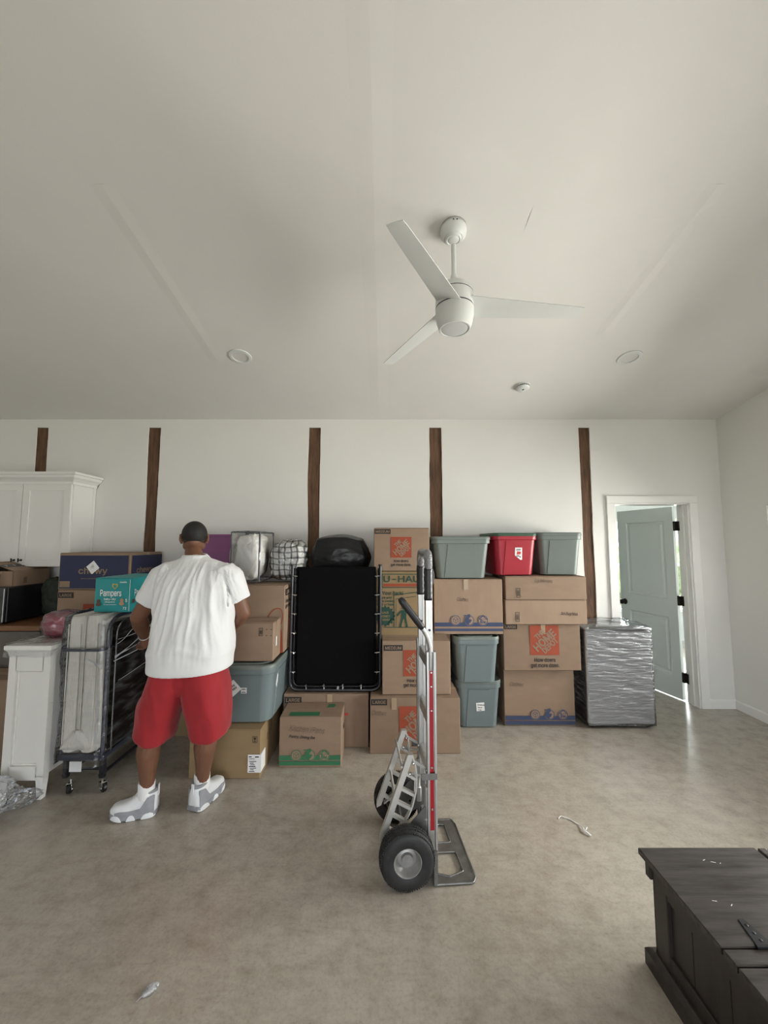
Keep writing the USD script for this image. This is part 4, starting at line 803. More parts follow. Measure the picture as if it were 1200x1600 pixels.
for y, s in ((1.262, 1), (1.211, -1)):
    for x in (1.17, 1.40):
        lf = Polygon([(-.022, .010*s), (.022, .010*s), (.006, .085*s), (-.006, .085*s)]).buffer(.003)
        h_ = obj('strap_hinge', [tr(ext(lf, .003), x-.012 if x < 1.3 else x, y, tz), cyl((x-.045, y, tz+.004), (x+.035, y, tz+.004), .006, 10)], M['blacksteel'], t)
        for q in (.02, .042, .066): obj('screw', tr(lathe([(0, .0055), (.003, .005), (.005, .0035), (.005, .003), (0, .003)], 10), x-.012 if x < 1.3 else x, y+q*s, tz), M['black'], h_)

for i, (x, y, l, a) in enumerate(((1.235, 1.585, .010, 20), (1.262, 1.575, .014, -15), (1.285, 1.57, .006, 40), (1.13, 1.415, .012, -10), (1.175, 1.40, .009, 35))):
    obj('scuff_mark', tr(rot(bx(-l*.6, l*.6, -.0011, .0011, 0, .0005), a, (0, 0, 1)), x, y, tz), M['paper'], t)

# ================================================================== LITTER
z = .004; tw = bend([(1.038, 2.424, z), (1.060, 2.443, z+.004), (1.103, 2.421, z), (1.136, 2.376, z), (1.142, 2.345, .012), (1.133, 2.312, .014), (1.148, 2.30, .012)], .01)
p = obj('plastic_tie', [tube(tw, .0028, 6), tube(bend([(1.142, 2.345, .010), (1.146, 2.318, .015), (1.160, 2.332, .02)], .008), .003, 6), tube([(1.138, 2.318, .012), (1.145, 2.31, .011), (1.158, 2.288, .006)], .0045, 6)], M['paper'], smooth=True); tag(p, 'thin white plastic tie lying curled on the concrete floor', 'tie')
g = trimesh.creation.icosphere(3, 1); g.vertices = g.vertices*[.026, .016, .007]; g = crumple(g, 80, .008, 60); g.vertices[:, 2] = np.maximum(g.vertices[:, 2], -.006)
p = obj('film_scrap', [tr(rot(g, 52, (0, 0, 1)), -.856, 1.545, .0068), tube([(-.888, 1.507, .003), (-.88, 1.522, .004), (-.868, 1.535, .004)], .002, 5)], film_mat('scrap_film', .22, .15, 40, (1, 1, 1), .8, white=.7), smooth=True); tag(p, 'small scrap of clear plastic on the floor near the camera', 'plastic scrap')
# ================================================================== HAND TRUCK
t = thing('hand_truck', 'tall aluminium hand truck with red side strips and black pneumatic tyres', 'hand truck', (.21, 2.205, 0), 4.5)
r_ = .150
for s in (-1, 1):
    y = s*r_
    rail = cat([bx(-.002, .046, y-.003*s, y+.003*s, .02, 1.075), bx(-.002, .008, y-.016, y+.018, .02, 1.075), bx(.036, .046, y-.016, y+.018, .02, 1.075)])
    q = obj('side_rail', rail, M['alu'], t)
    obj('red_strip', bx(.012, .032, y+s*.0035, y+s*.006, .20, 1.055), mat('red_strip_%d' % (s+1), (.42, .012, .02), .35), q)
    for z in (.30, .50, .78, .90, .97, 1.05): obj('bolt', front(lathe([(0, .005), (.004, .005), (.006, .002), (.006, 0), (0, 0)], 10), .022, y+s*.006 if s < 0 else y+.0112, z), M['chrome'], q)
# mast: a tall loop with a black grip and a grey taped top
P = bend([(.02, -.118, .30), (.02, -.118, 1.585), (.02, .118, 1.585), (.02, .118, .30)], .07, 8)
def chan(path, w, d):                                             # flat channel section swept up the mast
    path = np.asarray(path); rg = []
    for i, p in enumerate(path):
        T = path[min(i+1, len(path)-1)]-path[max(i-1, 0)]; T /= np.linalg.norm(T); n = np.cross(T, [1, 0, 0]); ex = np.array([1, 0, 0])
        rg.append(np.array([p-ex*w/2-n*d/2, p+ex*w/2-n*d/2, p+ex*w/2-n*d/6, p+ex*w/4, p-ex*w/4, p-ex*w/2-n*d/6][:0]+[p-ex*w/2-n*d/2, p+ex*w/2-n*d/2, p+ex*w/2+n*d/2, p+ex*w/5+n*d/2, p+ex*w/5+n*d/8, p-ex*w/5+n*d/8, p-ex*w/5+n*d/2, p-ex*w/2+n*d/2]))
    return loft(rg)
obj('mast', chan(P, .036, .024), M['alu'], t)
for s in (-1, 1):
    g = tube([(.018, s*.118, z) for z in np.linspace(1.335, 1.505, 14)], .0205+.0012*np.sin(np.arange(14)*2.4), 12); v = g.vertices; v[:, 0] = .02+(v[:, 0]-.02)*1.12
    obj('grip', g, M['black'], t, smooth=True)
obj('grip', tube([(.042, -.118, 1.42), (.046, -.118, 1.47), (.040, -.118, 1.50)], .007, 8), M['black'], t, smooth=True)
M['duct'] = mat('grey_duct_tape', (.24, .24, .245), .35, metal=.3, bump=.6, bscale=45, stretch=(1, 1, 3))
tp = bend([(.02, -.118, 1.50), (.02, -.118, 1.585), (.02, .118, 1.585), (.02, .118, 1.50)], .07, 8); obj('tape_wrap', tube(tp, .0225, 12), M['duct'], t, smooth=True)
for z in (.985, 1.03): obj('bolt', [front(lathe([(0, .006), (.006, .006), (.006, 0), (0, 0)], 6), .02, s*.118-.014 if s < 0 else .118-.014, z+.15) for s in (-1, 1)], M['black'], t)
# cross plates
for z in (1.02, .735, .47): obj('cross_plate', [cbx(.004, .012, -r_+.004, r_-.004, z-.04, z+.02, .002), cbx(.006, .040, -r_+.004, r_-.004, z+.012, z+.02, .002)], M['alu'], t)
for z, y in [(z, y) for z in (1.0, .72, .455) for y in (-r_+.02, r_-.024)]: obj('gusset', trimesh.convex.convex_hull(np.array([[.0, y, z+.02], [.035, y, z+.02], [.004, y, z-.10], [0, y+.004, z+.02], [.035, y+.004, z+.02], [.004, y+.004, z-.10]])), M['cast'], t)
# bent push handle with a black sleeve
hp = bend([(.022, -r_, .98), (.022, -r_, 1.125), (-.045, -r_-.006, 1.235), (-.135, -r_-.012, 1.345)], .07, 8)
obj('push_handle', tube(hp, .0125, 12), M['alu'], t, smooth=True)
a, b = np.array([-.020, -r_-.004, 1.195]), np.array([-.140, -r_-.0125, 1.351])
hg = obj('handle_sleeve', tube([a+(b-a)*k for k in np.linspace(0, 1, 12)], [.015, .0185]+[.0178, .0184]*4+[.0185, .013], 12), M['black'], t, smooth=True)
# wheels
M['rimgrey'] = mat('wheel_rim_grey', (.36, .355, .345), .4, metal=.5, var=.2, scale=30)
def wheel(y, s):
    tyre = lathe([(.062, -.036), (.068, -.042), (.088, -.047), (.110, -.045), (.124, -.037), (.1315, -.022), (.133, 0), (.1315, .022), (.124, .037), (.110, .045), (.088, .047), (.068, .042), (.062, .036)], 48)
    rim = lathe([(0, -.010), (.016, -.010), (.019, -.022), (.026, -.022), (.030, -.010), (.044, -.006), (.056, -.018), (.060, -.034), (.064, -.041), (.067, -.041), (.067, .041), (.064, .041), (.060, .034), (.056, .018), (.044, .006), (.030, .010), (.026, .022), (.0, .022)], 36)
    cap = lathe([(0, -.046), (.007, -.046), (.009, -.040), (.009, -.02), (.017, -.030), (.017, -.012), (0, -.01)], 24)
    tr_ = []
    for k in range(72):
        a0 = k*2*math.pi/72
        for (o, wd) in ((-.031, .010), (-.0105, .009), (.0105, .009), (.031, .010)):
            ro = .1325 if abs(o) < .02 else .1275
            q = bx(-.0032, .0032, o-wd/2, o+wd/2, ro-.004, ro+.0022); q = rot(q, math.degrees(a0)+(2.5 if o > 0 else 0), (0, 1, 0)); tr_.append(q)
    def place(m): return tr(rot(m, -90, (1, 0, 0)) if s > 0 else rot(m, 90, (1, 0, 0)), -.118, y, .134)
    f = (lambda m: tr(rot(m, -90, (1, 0, 0)), -.118, y, .134))
    w_ = obj('wheel', f(tyre), M['rubber'], t, smooth=50)
    obj('tread', tr(cat(tr_), -.118, y, .134), M['rubber'], w_, kind='stuff')
    if s > 0: rim = rot(rim, 180, (1, 0, 0)); cap = rot(cap, 180, (1, 0, 0))
    obj('rim', f(rim), M['rimgrey'], w_, smooth=40); obj('hub', f(cap), M['cast'], w_, smooth=40)
    obj('bearing', f(rot(lathe([(.018, -.0235), (.018, -.018), (.024, -.018), (.024, -.0235), (.018, -.0235)], 24), 180 if s > 0 else 0, (1, 0, 0))), M['black'], w_)
    obj('valve', cyl((-.118+.038, y+s*.02, .134-.02), (-.118+.036, y+s*.034, .134-.018), .003, 6), M['black'], w_)
# revolve axis is z -> turn it onto y
wheel(-.222, 1); wheel(.222, -1)
obj('axle', cyl((-.118, -.215, .134), (-.118, .215, .134), .010, 12), M['cast'], t)
for s in (-1, 1):
    pl = Polygon([(-.155, .09), (-.09, .085), (.03, .15), (.03, .30), (-.01, .30), (-.09, .22), (-.15, .19)]).buffer(.008)
    for hx_, hz_ in ((-.06, .20), (-.02, .18), (-.05, .16), (-.01, .24)): pl = pl.difference(Point(hx_, hz_).buffer(.007, quad_segs=4))
    obj('axle_bracket', front(ext(pl, .006), 0, s*.140, 0), M['cast'], t)
    # stair skids: pale outer bar, bowed inner strap, rungs
    A, B = np.array([-.088, .555]), np.array([-.232, .165]); d_ = (B-A)/np.linalg.norm(B-A); n_ = np.array([-d_[1], d_[0]])
    y = s*.128
    bar = Polygon([A-n_*.012, A+n_*.016-d_*.01, B+n_*.016, B+d_*.02-n_*.004, B-n_*.012])
    k_ = obj('skid', front(ext(bar, .030), 0, y+.015, 0), M['alupaint'], t)
    pts = [A+n_*.014]+[A+d_*L*.4155+n_*o for L, o in ((.12, .055), (.35, .090), (.6, .098), (.8, .080), (.97, .03))]
    st = LineString(bend([(p[0], p[1], 0) for p in pts], .05, 5)[:, :2]).buffer(.004)
    obj('skid_strap', front(ext(st, .026), 0, y+.013, 0), M['alupaint'], k_)
    for L, o in ((.22, .075), (.40, .092), (.56, .098), (.72, .09), (.88, .06)):
        p0, p1 = A+d_*L*.4155+n_*.01, A+d_*L*.4155+n_*o+d_*.012; u = (p1-p0)/np.linalg.norm(p1-p0); m_ = np.array([-u[1], u[0]])*.007
        obj('rung', front(ext(Polygon([p0-m_, p1-m_, p1+m_, p0+m_]), .022), 0, y+.011, 0), M['alupaint'], k_)
    q0 = A+d_*.03+n_*.03
    obj('skid_link', [front(ext(LineString([q0, (.0, .475)]).buffer(.007), .005), 0, y+.014, 0), front(ext(LineString([A+d_*.09+n_*.05, (.0, .435)]).buffer(.005), .005), 0, y+.014, 0), front(ext(LineString([A+d_*.05+n_*.05, A+d_*.16+n_*.085]).buffer(.004), .004), 0, y, 0)], M['alupaint'], k_)
    obj('bracket_band', cbx(-.035, .048, y+s*.036-.003, y+s*.036+.003, .445, .478, .002), M['cast'], t)
    obj('bolt', [front(lathe([(0, .008), (.006, .007), (.009, 0), (0, 0)], 10), p[0], y-.013, p[1]) for p in (q0, A+d_*.2*.4155+n_*.03, (.0, .475))], M['chrome'], k_)
    obj('hydraulic_tube', [tube([(-.004, y-.005, .22), (-.004, y-.005, .40)], .014, 10), cbx(-.016, .012, y-.022, y+.008, .17, .25, .004)], M['alu'], t, smooth=40)
obj('skid_cross_bar', [cyl((-.165, -.14, .345), (-.165, .14, .345), .008, 8), cyl((-.13, -.14, .50), (-.13, .14, .50), .006, 8)], M['alupaint'], t)
# nose plate
out = Polygon([(.018, -.232), (.205, -.232), (.222, -.205), (.215, .15), (.198, .192), (.018, .192)]).buffer(-.012).buffer(.012)
win = [Polygon([(.040, -.175), (.10, -.195), (.172, -.168), (.165, -.045), (.040, -.045)]).buffer(-.008).buffer(.008), Polygon([(.040, .02), (.155, .02), (.15, .15), (.12, .158), (.040, .10)]).buffer(-.008).buffer(.008)]
pl = out
for q in win: pl = pl.difference(q)
n_ = obj('nose_plate', tr(ext(pl, .007), 0, 0, .003), M['cast'], t)
obj('rim_bead', [tube(np.c_[np.array(q.exterior.coords)[:-1], np.full(len(q.exterior.coords)-1, .010)], .0045, 6, closed=True) for q in win]+[tube(np.c_[np.array(out.exterior.coords)[:-1], np.full(len(out.exterior.coords)-1, .008)], .006, 6, closed=True)], M['cast'], n_, smooth=True)
obj('heel_plate', [cbx(.012, .020, -.232, .192, .003, .12, .002), bx(.012, .03, -.236, -.226, .003, .16)], M['cast'], n_)

# ================================================================== CEILING FAN
fx, fy = .369, 1.92; zt = zc(fy)
t = thing('ceiling_fan', 'white three-blade ceiling fan on a short downrod', 'ceiling fan', (fx, fy, 0))
sl = math.degrees(math.atan(S))
cn = lathe([(0, .06), (.070, .06), (.071, -.02), (.068, -.055), (.050, -.088), (.047, -.089), (.045, -.086), (.038, -.102), (.034, -.103), (.030, -.098), (.022, -.108), (.0, -.108)], 40)
v = cn.vertices; up_ = v[:, 2] > .05; v[up_, 2] = -S*v[up_, 1]; v[~up_, 2] *= .62; cn.vertices = v
obj('canopy', tr(cn, 0, 0, zt), M['fanwhite'], t, smooth=40)
obj('slot', [front(bx(-.014+.018*i, -.008+.018*i, 0, .005, 0, .002), 0, -.0705, zt-.008) for i in range(2)], M['black'], t)
zm = 3.005
obj('downrod', cyl((0, 0, zm-.02), (0, 0, zt-.09), .0127, 16), M['fanwhite'], t, smooth=True)
obj('coupling', lathe([(0, zm+.04), (.017, zm+.04), (.019, zm+.02), (.034, zm-.005), (.036, zm-.02), (0, zm-.02)], 28), M['fanwhite'], t, smooth=40)
ho = lathe([(0, zm-.01), (.036, zm-.012), (.072, zm-.026), (.094, zm-.055), (.097, zm-.075), (.094, zm-.078), (.097, zm-.081), (.099, zm-.158), (.096, zm-.160), (.096, zm-.166), (.099, zm-.168), (.099, zm-.205), (.092, zm-.25), (.082, zm-.288), (.079, zm-.292), (.072, zm-.292), (.070, zm-.286), (0, zm-.286)], 48)
ho.vertices[:, 2] = zm+(ho.vertices[:, 2]-zm)*.88
obj('motor_housing', ho, M['fanwhite'], t, smooth=35)
obj('groove', [lathe([(.0955, zm-.1412), (.0985, zm-.1412), (.0985, zm-.1456), (.0955, zm-.1456)], 48), lathe([(.0935, zm-.067), (.0968, zm-.067), (.0968, zm-.0703), (.0935, zm-.0703)], 48)], M['pipe'], t)
obj('light_lens', lathe([(0, zm-.2590), (.05, zm-.258), (.068, zm-.2545), (.068, zm-.252), (0, zm-.252)], 36), mat('frosted_lens', (.60, .61, .61), .35), t, smooth=40)
for k, az in enumerate((0, 121.5, 240.5)):
    rs_ = np.linspace(.075, .66, 16); rg = []
    for r in rs_:
        u = (r-.075)/.585; w0 = .135*(1-u)**1.0+.078*u
        if u > .97: w0 *= .93
        lead = .052*(1-u)+.040*u; pit = -math.radians(16*(1-u)+9*u); P_ = []
        for (a_, b_) in ((0, -.002), (.5, -.004), (1, -.002), (1, .002), (.5, .004), (0, .002)):
            yy = -w0*.5-.005+a_*w0; P_.append([r, yy*math.cos(pit)-b_*math.sin(pit), yy*math.sin(pit)+b_*math.cos(pit)-.032*u])
        rg.append(np.array(P_))
    bl = rot(tr(loft(rg), 0, 0, 2.868), az, (0, 0, 1)); obj('blade', bl, M['fanwhite'], t, smooth=40)

# ================================================================== CEILING FITTINGS
def on_ceiling(m, x, y): return tr(rot(m, -sl, (1, 0, 0)), x, y, zc(y))
M['lens'] = mat('downlight_lens', (.66, .645, .62), .35)
for nm, x, y in (('left', -1.145, 2.952), ('right', 1.965, 2.965)):
    t = thing('recessed_light', 'round white recessed ceiling light '+('over the man and the wrapped bed' if nm == 'left' else 'in the ceiling near the open door'), 'ceiling light', group='recessed ceiling lights')
    obj('trim_ring', on_ceiling(lathe([(.060, -.001), (.062, -.008), (.075, -.010), (.088, -.007), (.090, 0.0), (.090, .012), (.060, .012)], 40), x, y), M['fanwhite'], t, smooth=40)
    obj('lens', on_ceiling(lathe([(0, -.003), (.062, -.003), (.062, .006), (0, .006)], 36), x, y), M['lens'], t)
t = thing('smoke_detector', 'white smoke detector on the ceiling right of the fan', 'smoke detector')
x, y = 1.249, 3.36
obj('base', on_ceiling(lathe([(0, .004), (.066, .004), (.068, -.004), (.066, -.010), (0, -.010)], 36), x, y), M['fanwhite'], t, smooth=40)
obj('chamber', on_ceiling(lathe([(0, -.010), (.056, -.010), (.056, -.020), (0, -.020)], 36), x, y), M['pipe'], t, smooth=40)
obj('fin', on_ceiling(cat([rot(bx(.052, .062, -.002, .002, -.020, -.010), 360*i/24, (0, 0, 1)) for i in range(24)]), x, y), M['fanwhite'], t)
obj('cover', on_ceiling(lathe([(0, -.038), (.03, -.037), (.052, -.030), (.060, -.020), (0, -.020)], 36), x, y), M['fanwhite'], t, smooth=40)
obj('button', on_ceiling(tr(lathe([(0, -.040), (.010, -.039), (.010, -.034), (0, -.034)], 16), .0, -.005), x, y), M['pipe'], t)
# ================================================================== THE MAN
skin = mat('skin', (.185, .085, .050), .5, var=.10, scale=14, spec=.4)
M['tee'] = mat('white_cotton', (.80, .80, .805), .85, bump=.10, bscale=220, bdist=.002, sheen=.1)
M['redcloth'] = mat('red_jersey', (.34, .010, .017), .8, var=.08, scale=10, bump=.10, bscale=200, bdist=.002, sheen=.15)
t = thing('person', 'man in white t-shirt and red shorts seen from behind, hands on the wrapped bed', 'person')
V3 = lambda *a: np.array(a, float)
PEL, CHE, NEC = V3(-1.205, 2.455, .95), V3(-1.235, 2.55, 1.30), V3(-1.275, 2.615, 1.50)
SHL, SHR = V3(-1.455, 2.595, 1.435), V3(-1.035, 2.58, 1.43)
ELL, ELR = V3(-1.632, 2.60, 1.15), V3(-.945, 2.62, 1.175)
WRL, WRR = V3(-1.705, 2.795, .975), V3(-1.10, 2.80, 1.03)
HIL, HIR = V3(-1.32, 2.45, .90), V3(-1.10, 2.455, .90)
KNL, KNR = V3(-1.405, 2.425, .51), V3(-1.090, 2.485, .51)
ANL, ANR = V3(-1.447, 2.468, .12), V3(-1.150, 2.555, .12)
HC = V3(-1.325, 2.69, 1.672)
def hullp(*pr_): return Manifold.batch_hull([sph(c, r, 20) for c, r in pr_])
B = []
B += [hullp((PEL+[.07, 0, 0], .105), (PEL-[.07, 0, 0], .105), (PEL+[0, .04, .18], .105)), hullp((PEL+[.06, .04, .15], .105), (PEL+[-.06, .04, .15], .105), (CHE+[.09, 0, 0], .115), (CHE-[.09, 0, 0], .125)),
      hullp((CHE+[.09, 0, 0], .125), (CHE-[.09, 0, 0], .125), (SHL+[.06, .0, -.02], .075), (SHR-[.06, 0, .02], .075), (NEC-[0, 0, .02], .07)), hullp((NEC, .068), (HC+[.0, -.010, -.088], .053)),
      hullp((NEC-[0, 0, .01], .06), (SHL, .06)), hullp((NEC-[0, 0, .01], .06), (SHR, .06))]
for s_, e_, w_ in ((SHL, ELL, WRL), (SHR, ELR, WRR)):
    B += [bone(s_, s_*.45+e_*.55, .066, .060), bone(s_*.45+e_*.55, e_, .060, .050), bone(e_, e_*.65+w_*.35, .050, .052), bone(e_*.65+w_*.35, w_, .052, .031)]
for h_, k_, a_ in ((HIL, KNL, ANL), (HIR, KNR, ANR)):
    cf = k_*.68+a_*.32+[0, -.018, 0]
    B += [bone(h_, k_, .090, .062), bone(k_, cf, .060, .066), bone(cf, a_*.8+k_*.2, .066, .041), bone(a_*.8+k_*.2, a_, .041, .038), bone(a_, a_-[0, 0, .05], .037, .026)]
# head: local x right, y face, z up; bowed and turned a little to his left
def hd(m):
    return m.rotate([-24, 0, 0]).rotate([0, 0, 24]).translate(list(map(float, HC)))
cran = Manifold.sphere(1, 40).scale([.0785, .099, .089]).translate([0, -.004, .026])
jaw = hullp((V3(0, .062, -.066), .026), (V3(.045, .022, -.05), .026), (V3(-.045, .022, -.05), .026), (V3(.042, .055, .0), .030), (V3(-.042, .055, 0), .030), (V3(.028, .070, .04), .024), (V3(-.028, .070, .04), .024), (V3(0, -.02, -.03), .050))
nose = hullp((V3(0, .094, .024), .007), (V3(0, .113, -.014), .011), (V3(.011, .100, -.018), .008), (V3(-.011, .100, -.018), .008))
lips = hullp((V3(.016, .083, -.043), .008), (V3(-.016, .083, -.043), .008), (V3(0, .089, -.042), .009))
lip2 = hullp((V3(.012, .083, -.053), .007), (V3(-.012, .083, -.053), .007), (V3(0, .088, -.054), .008))
ears = [Manifold.sphere(1, 20).scale([.010, .020, .031]).rotate([0, 0, 18*s]).translate([s*.083, -.008, -.006]) for s in (-1, 1)]
lobes = [hullp((V3(s*.078, -.004, -.034), .009), (V3(s*.082, -.012, .016), .012)) for s in (-1, 1)]
head = hd(Manifold.batch_boolean([cran, jaw, nose, lips, lip2]+ears+lobes, manifold3d.OpType.Add).refine_to_length(.006))
def hand(w, d, n, side, curl):
    """palm and five separate, unequal, bent fingers; d along the forearm, n the way the palm looks"""
    d = d/np.linalg.norm(d); n = n-d*n.dot(d); n /= np.linalg.norm(n); l = np.cross(d, n)*side      # l points to the thumb side
    P_ = lambda a, b, c: w+d*a+l*b+n*c
    parts = [hullp((P_(0, .016, 0), .020), (P_(0, -.016, 0), .019), (P_(.085, .030, 0), .0125), (P_(.082, -.032, .002), .0115), (P_(.05, -.034, .004), .014), (P_(.05, .028, .004), .015))]
    for (o, L, r, a0) in ((.0285, (.045, .027, .022), .0092, 0), (.0095, (.049, .030, .023), .0095, .0), (-.0095, (.046, .028, .022), .0092, .04), (-.0285, (.036, .022, .019), .0082, .08)):
        p = P_(.083-.10*abs(o)*(o < 0), o*1.08, 0); ang = 0.15+a0; spread = o*.9; pts = [p]
        for q, (ln, cu) in enumerate(zip(L, curl)):
            ang += cu; dr = d*math.cos(ang)+n*math.sin(ang)+l*spread*(1 if q == 0 else .3); p = p+dr/np.linalg.norm(dr)*ln; pts.append(p)
        for q in range(3): parts.append(bone(pts[q], pts[q+1], r-.0005*q, r-.0005*(q+1), 12))
    th = [P_(.022, .026, .006), P_(.052, .052, .020), P_(.080, .056, .036), P_(.100, .046, .046)]
    for q in range(3): parts.append(bone(th[q], th[q+1], (.015, .0115, .0100)[q], (.0115, .0100, .0085)[q], 12))
    return Manifold.batch_boolean(parts, manifold3d.OpType.Add).refine_to_length(.0045)
hl = hand(WRL, V3(-.10, .62, -.72), V3(-1, -.1, .15), 1, (.55, .75, .5))
hr = hand(WRR, V3(-.65, .55, -.40), V3(-.3, .4, -.85), -1, (.35, .5, .35))
body = Manifold.batch_boolean([Manifold.batch_boolean(B, manifold3d.OpType.Add).refine_to_length(.016), head, hl, hr], manifold3d.OpType.Add)
bm = tm(body); bm.merge_vertices(); v0 = bm.vertices.copy(); trimesh.smoothing.filter_taubin(bm, .5, .53, 12); bm.vertices = v0+np.clip(bm.vertices-v0, -.008, .008)
obj('body', bm, skin, t, smooth=True)
# eyes, brows
for s in (-1, 1):
    e = hd(Manifold.sphere(.0095, 16).translate([s*.031, .083, .018])); obj('eye', e, mat('eye_white_%d' % (s+1), (.7, .68, .64), .25), t, smooth=True)
    b = hd(hullp((V3(s*.016, .094, .036), .0035), (V3(s*.032, .092, .042), .0035), (V3(s*.046, .083, .038), .003))); obj('eyebrow', b, M['black'], t, smooth=True)
# close-cropped hair: dark on top, faded at the nape
hairM = usdkit.material(stage, '/World/Looks/cropped_hair', {'p': ('principled_bsdf', {'base_color': (.010, .008, .007), 'roughness': .65}), 'n': ('noise_texture', {'scale': 380.0, 'detail': 2.0}), 'b': ('bump', {'strength': .5, 'distance': .003})}, [('n.fac', 'b.height'), ('b.normal', 'p.normal')], surface='p.BSDF')
fadeM = mat('faded_hair', (.050, .028, .019), .7, bump=.4, bscale=380, bdist=.003)
big = Manifold.sphere(1, 56).scale([.0825, .1035, .0935]).translate([0, -.004, .026])
tilt = lambda z0: Manifold.cube([1, 1, 1], True).translate([0, 0, .5]).rotate([math.degrees(math.atan(.95)), 0, 0]).translate([0, 0, z0])
core = Manifold.sphere(1, 40).scale([.074, .094, .085]).translate([0, -.004, .026])
hair = big - core; top_ = hair ^ tilt(.006); low = (Manifold.sphere(1, 56).scale([.0815, .1022, .0925]).translate([0, -.004, .026])-core) ^ tilt(-.040)
low = low - tilt(.007)
hm = tm(hd(top_.refine_to_length(.008))); hm.merge_vertices(); trimesh.smoothing.filter_taubin(hm, .4, .43, 4); obj('hair', hm, hairM, t, smooth=True)
lm_ = tm(hd(low).refine_to_length(.008)); obj('hair_fade', lm_, fadeM, t, smooth=60)
# --- t-shirt
rg = []
for z, xc, hw, yc, hd_ in ((.868, -1.203, .246, 2.46, .165), (.885, -1.203, .249, 2.46, .168), (.95, -1.207, .247, 2.475, .170), (1.05, -1.212, .243, 2.50, .170), (1.15, -1.22, .240, 2.525, .168), (1.25, -1.228, .240, 2.545, .165), (1.33, -1.236, .240, 2.565, .158), (1.40, -1.243, .236, 2.582, .143), (1.45, -1.252, .200, 2.600, .120), (1.50, -1.268, .125, 2.615, .096), (1.535, -1.278, .090, 2.625, .083), (1.557, -1.282, .076, 2.628, .076)):
    a = np.linspace(0, 2*np.pi, 40, endpoint=False); e = 2.6; c_, s_ = np.cos(a), np.sin(a)
    rg.append(np.c_[xc+hw*np.sign(c_)*np.abs(c_)**(2/e), yc+hd_*np.sign(s_)*np.abs(s_)**(2/e), np.full(40, z)])
tors = to_man(loft(rg))
def sleeve(s, e, k, r0, r1, sd):
    d = (e-s)/np.linalg.norm(e-s); q = s+(e-s)*k; b = np.cross(d, [0, 1, 0]); b /= np.linalg.norm(b); c = np.cross(d, b)
    ring = lambda p, r, rc: [p+b*r*math.cos(u)+c*rc*math.sin(u) for u in np.linspace(0, 2*np.pi, 24, endpoint=False)]
    pts = np.array(ring(q, r1, r1*1.02)+ring(q-d*.02, r1*1.0, r1*1.02)+ring(s+d*.02, r0, r0*1.05)+ring(s-d*.05+[sd*.03, 0, .0], r0*.80, r0*.9))
    return to_man(trimesh.convex.convex_hull(pts)), q, d
slL, qL, dL = sleeve(SHL, ELL, .66, .088, .082, 1); slR, qR, dR = sleeve(SHR, ELR, .66, .086, .078, -1)
yoke = Manifold.batch_hull([sph(SHL+[.03, 0, -.005], .080, 20), sph(SHR+[-.03, 0, -.005], .080, 20), sph(NEC+[0, 0, -.02], .088, 20), sph(CHE+[.12, 0, .03], .12, 20), sph(CHE+[-.12, 0, .03], .12, 20)])
shirt = Manifold.batch_boolean([tors, slL, slR, yoke], manifold3d.OpType.Add)
neckcut = Manifold.cylinder(.2, .066, .075, 32).rotate([-22, 0, 0]).translate([-1.283, 2.622, 1.490])
sm = tm(shirt.refine_to_length(.011)); sm.merge_vertices(); v0 = sm.vertices.copy(); trimesh.smoothing.filter_taubin(sm, .5, .52, 14); sm.vertices = v0+np.clip(sm.vertices-v0, -.012, .012)
v = sm.vertices; n = sm.vertex_normals
hem = np.clip((v[:, 2]-.875)/.10, .10, 1)
u = (v[:, 0]+1.262)/(.55+.55*np.clip((1.50-v[:, 2])/.65, 0, 1)) + .10*(1.5-v[:, 2])*.6
ridg = lambda p, s: 1-np.abs(2*fbm(p, 3, s)-1)
w1 = ridg(np.c_[u*17+.6*fbm(v*5, 2, 3), v[:, 2]*1.6, v[:, 1]*3], 91); w2 = ridg(np.c_[u*9+v[:, 2]*2.2, v[:, 2]*2.6+3, v[:, 1]*2], 93)
torso_w = np.clip((.30-np.abs(v[:, 0]+1.23))/.08, 0, 1)
up = np.clip((v[:, 2]-1.02)/.2, 0, 1)
dsp = ((w1-.72)*.042*(.35+.65*up)*torso_w + (w2-.7)*.028*(1-.4*up)) * hem * np.clip((1.53-v[:, 2])/.06, .1, 1)
wst = np.exp(-((v[:, 2]-.985-.02*np.sin(v[:, 0]*14))/.022)**2)*.007*torso_w                        # where the cloth breaks over the waist
v = v+n*(dsp+wst)[:, None]
v[:, 2] -= np.clip((.93-v[:, 2])/.06, 0, 1)*(.012*np.cos((v[:, 0]+1.23)*5.5)-.03*(v[:, 0]+1.2))
sm.vertices = v
obj('t_shirt', sm, M['tee'], t, smooth=True)
a = np.linspace(0, 2*np.pi, 28, endpoint=False); col = np.c_[-1.286+.070*np.cos(a), 2.632+.068*np.sin(a), 1.552+.010*np.sin(a)]
obj('collar', tube(col, .009, 8, closed=True), M['tee'], t, smooth=True)
def band(q, d, r, zz=.0):
    b = np.cross(d, [0, 1, 0]); b /= np.linalg.norm(b); c = np.cross(d, b); return np.array([q+b*r*math.cos(u)+c*r*1.02*math.sin(u) for u in a])
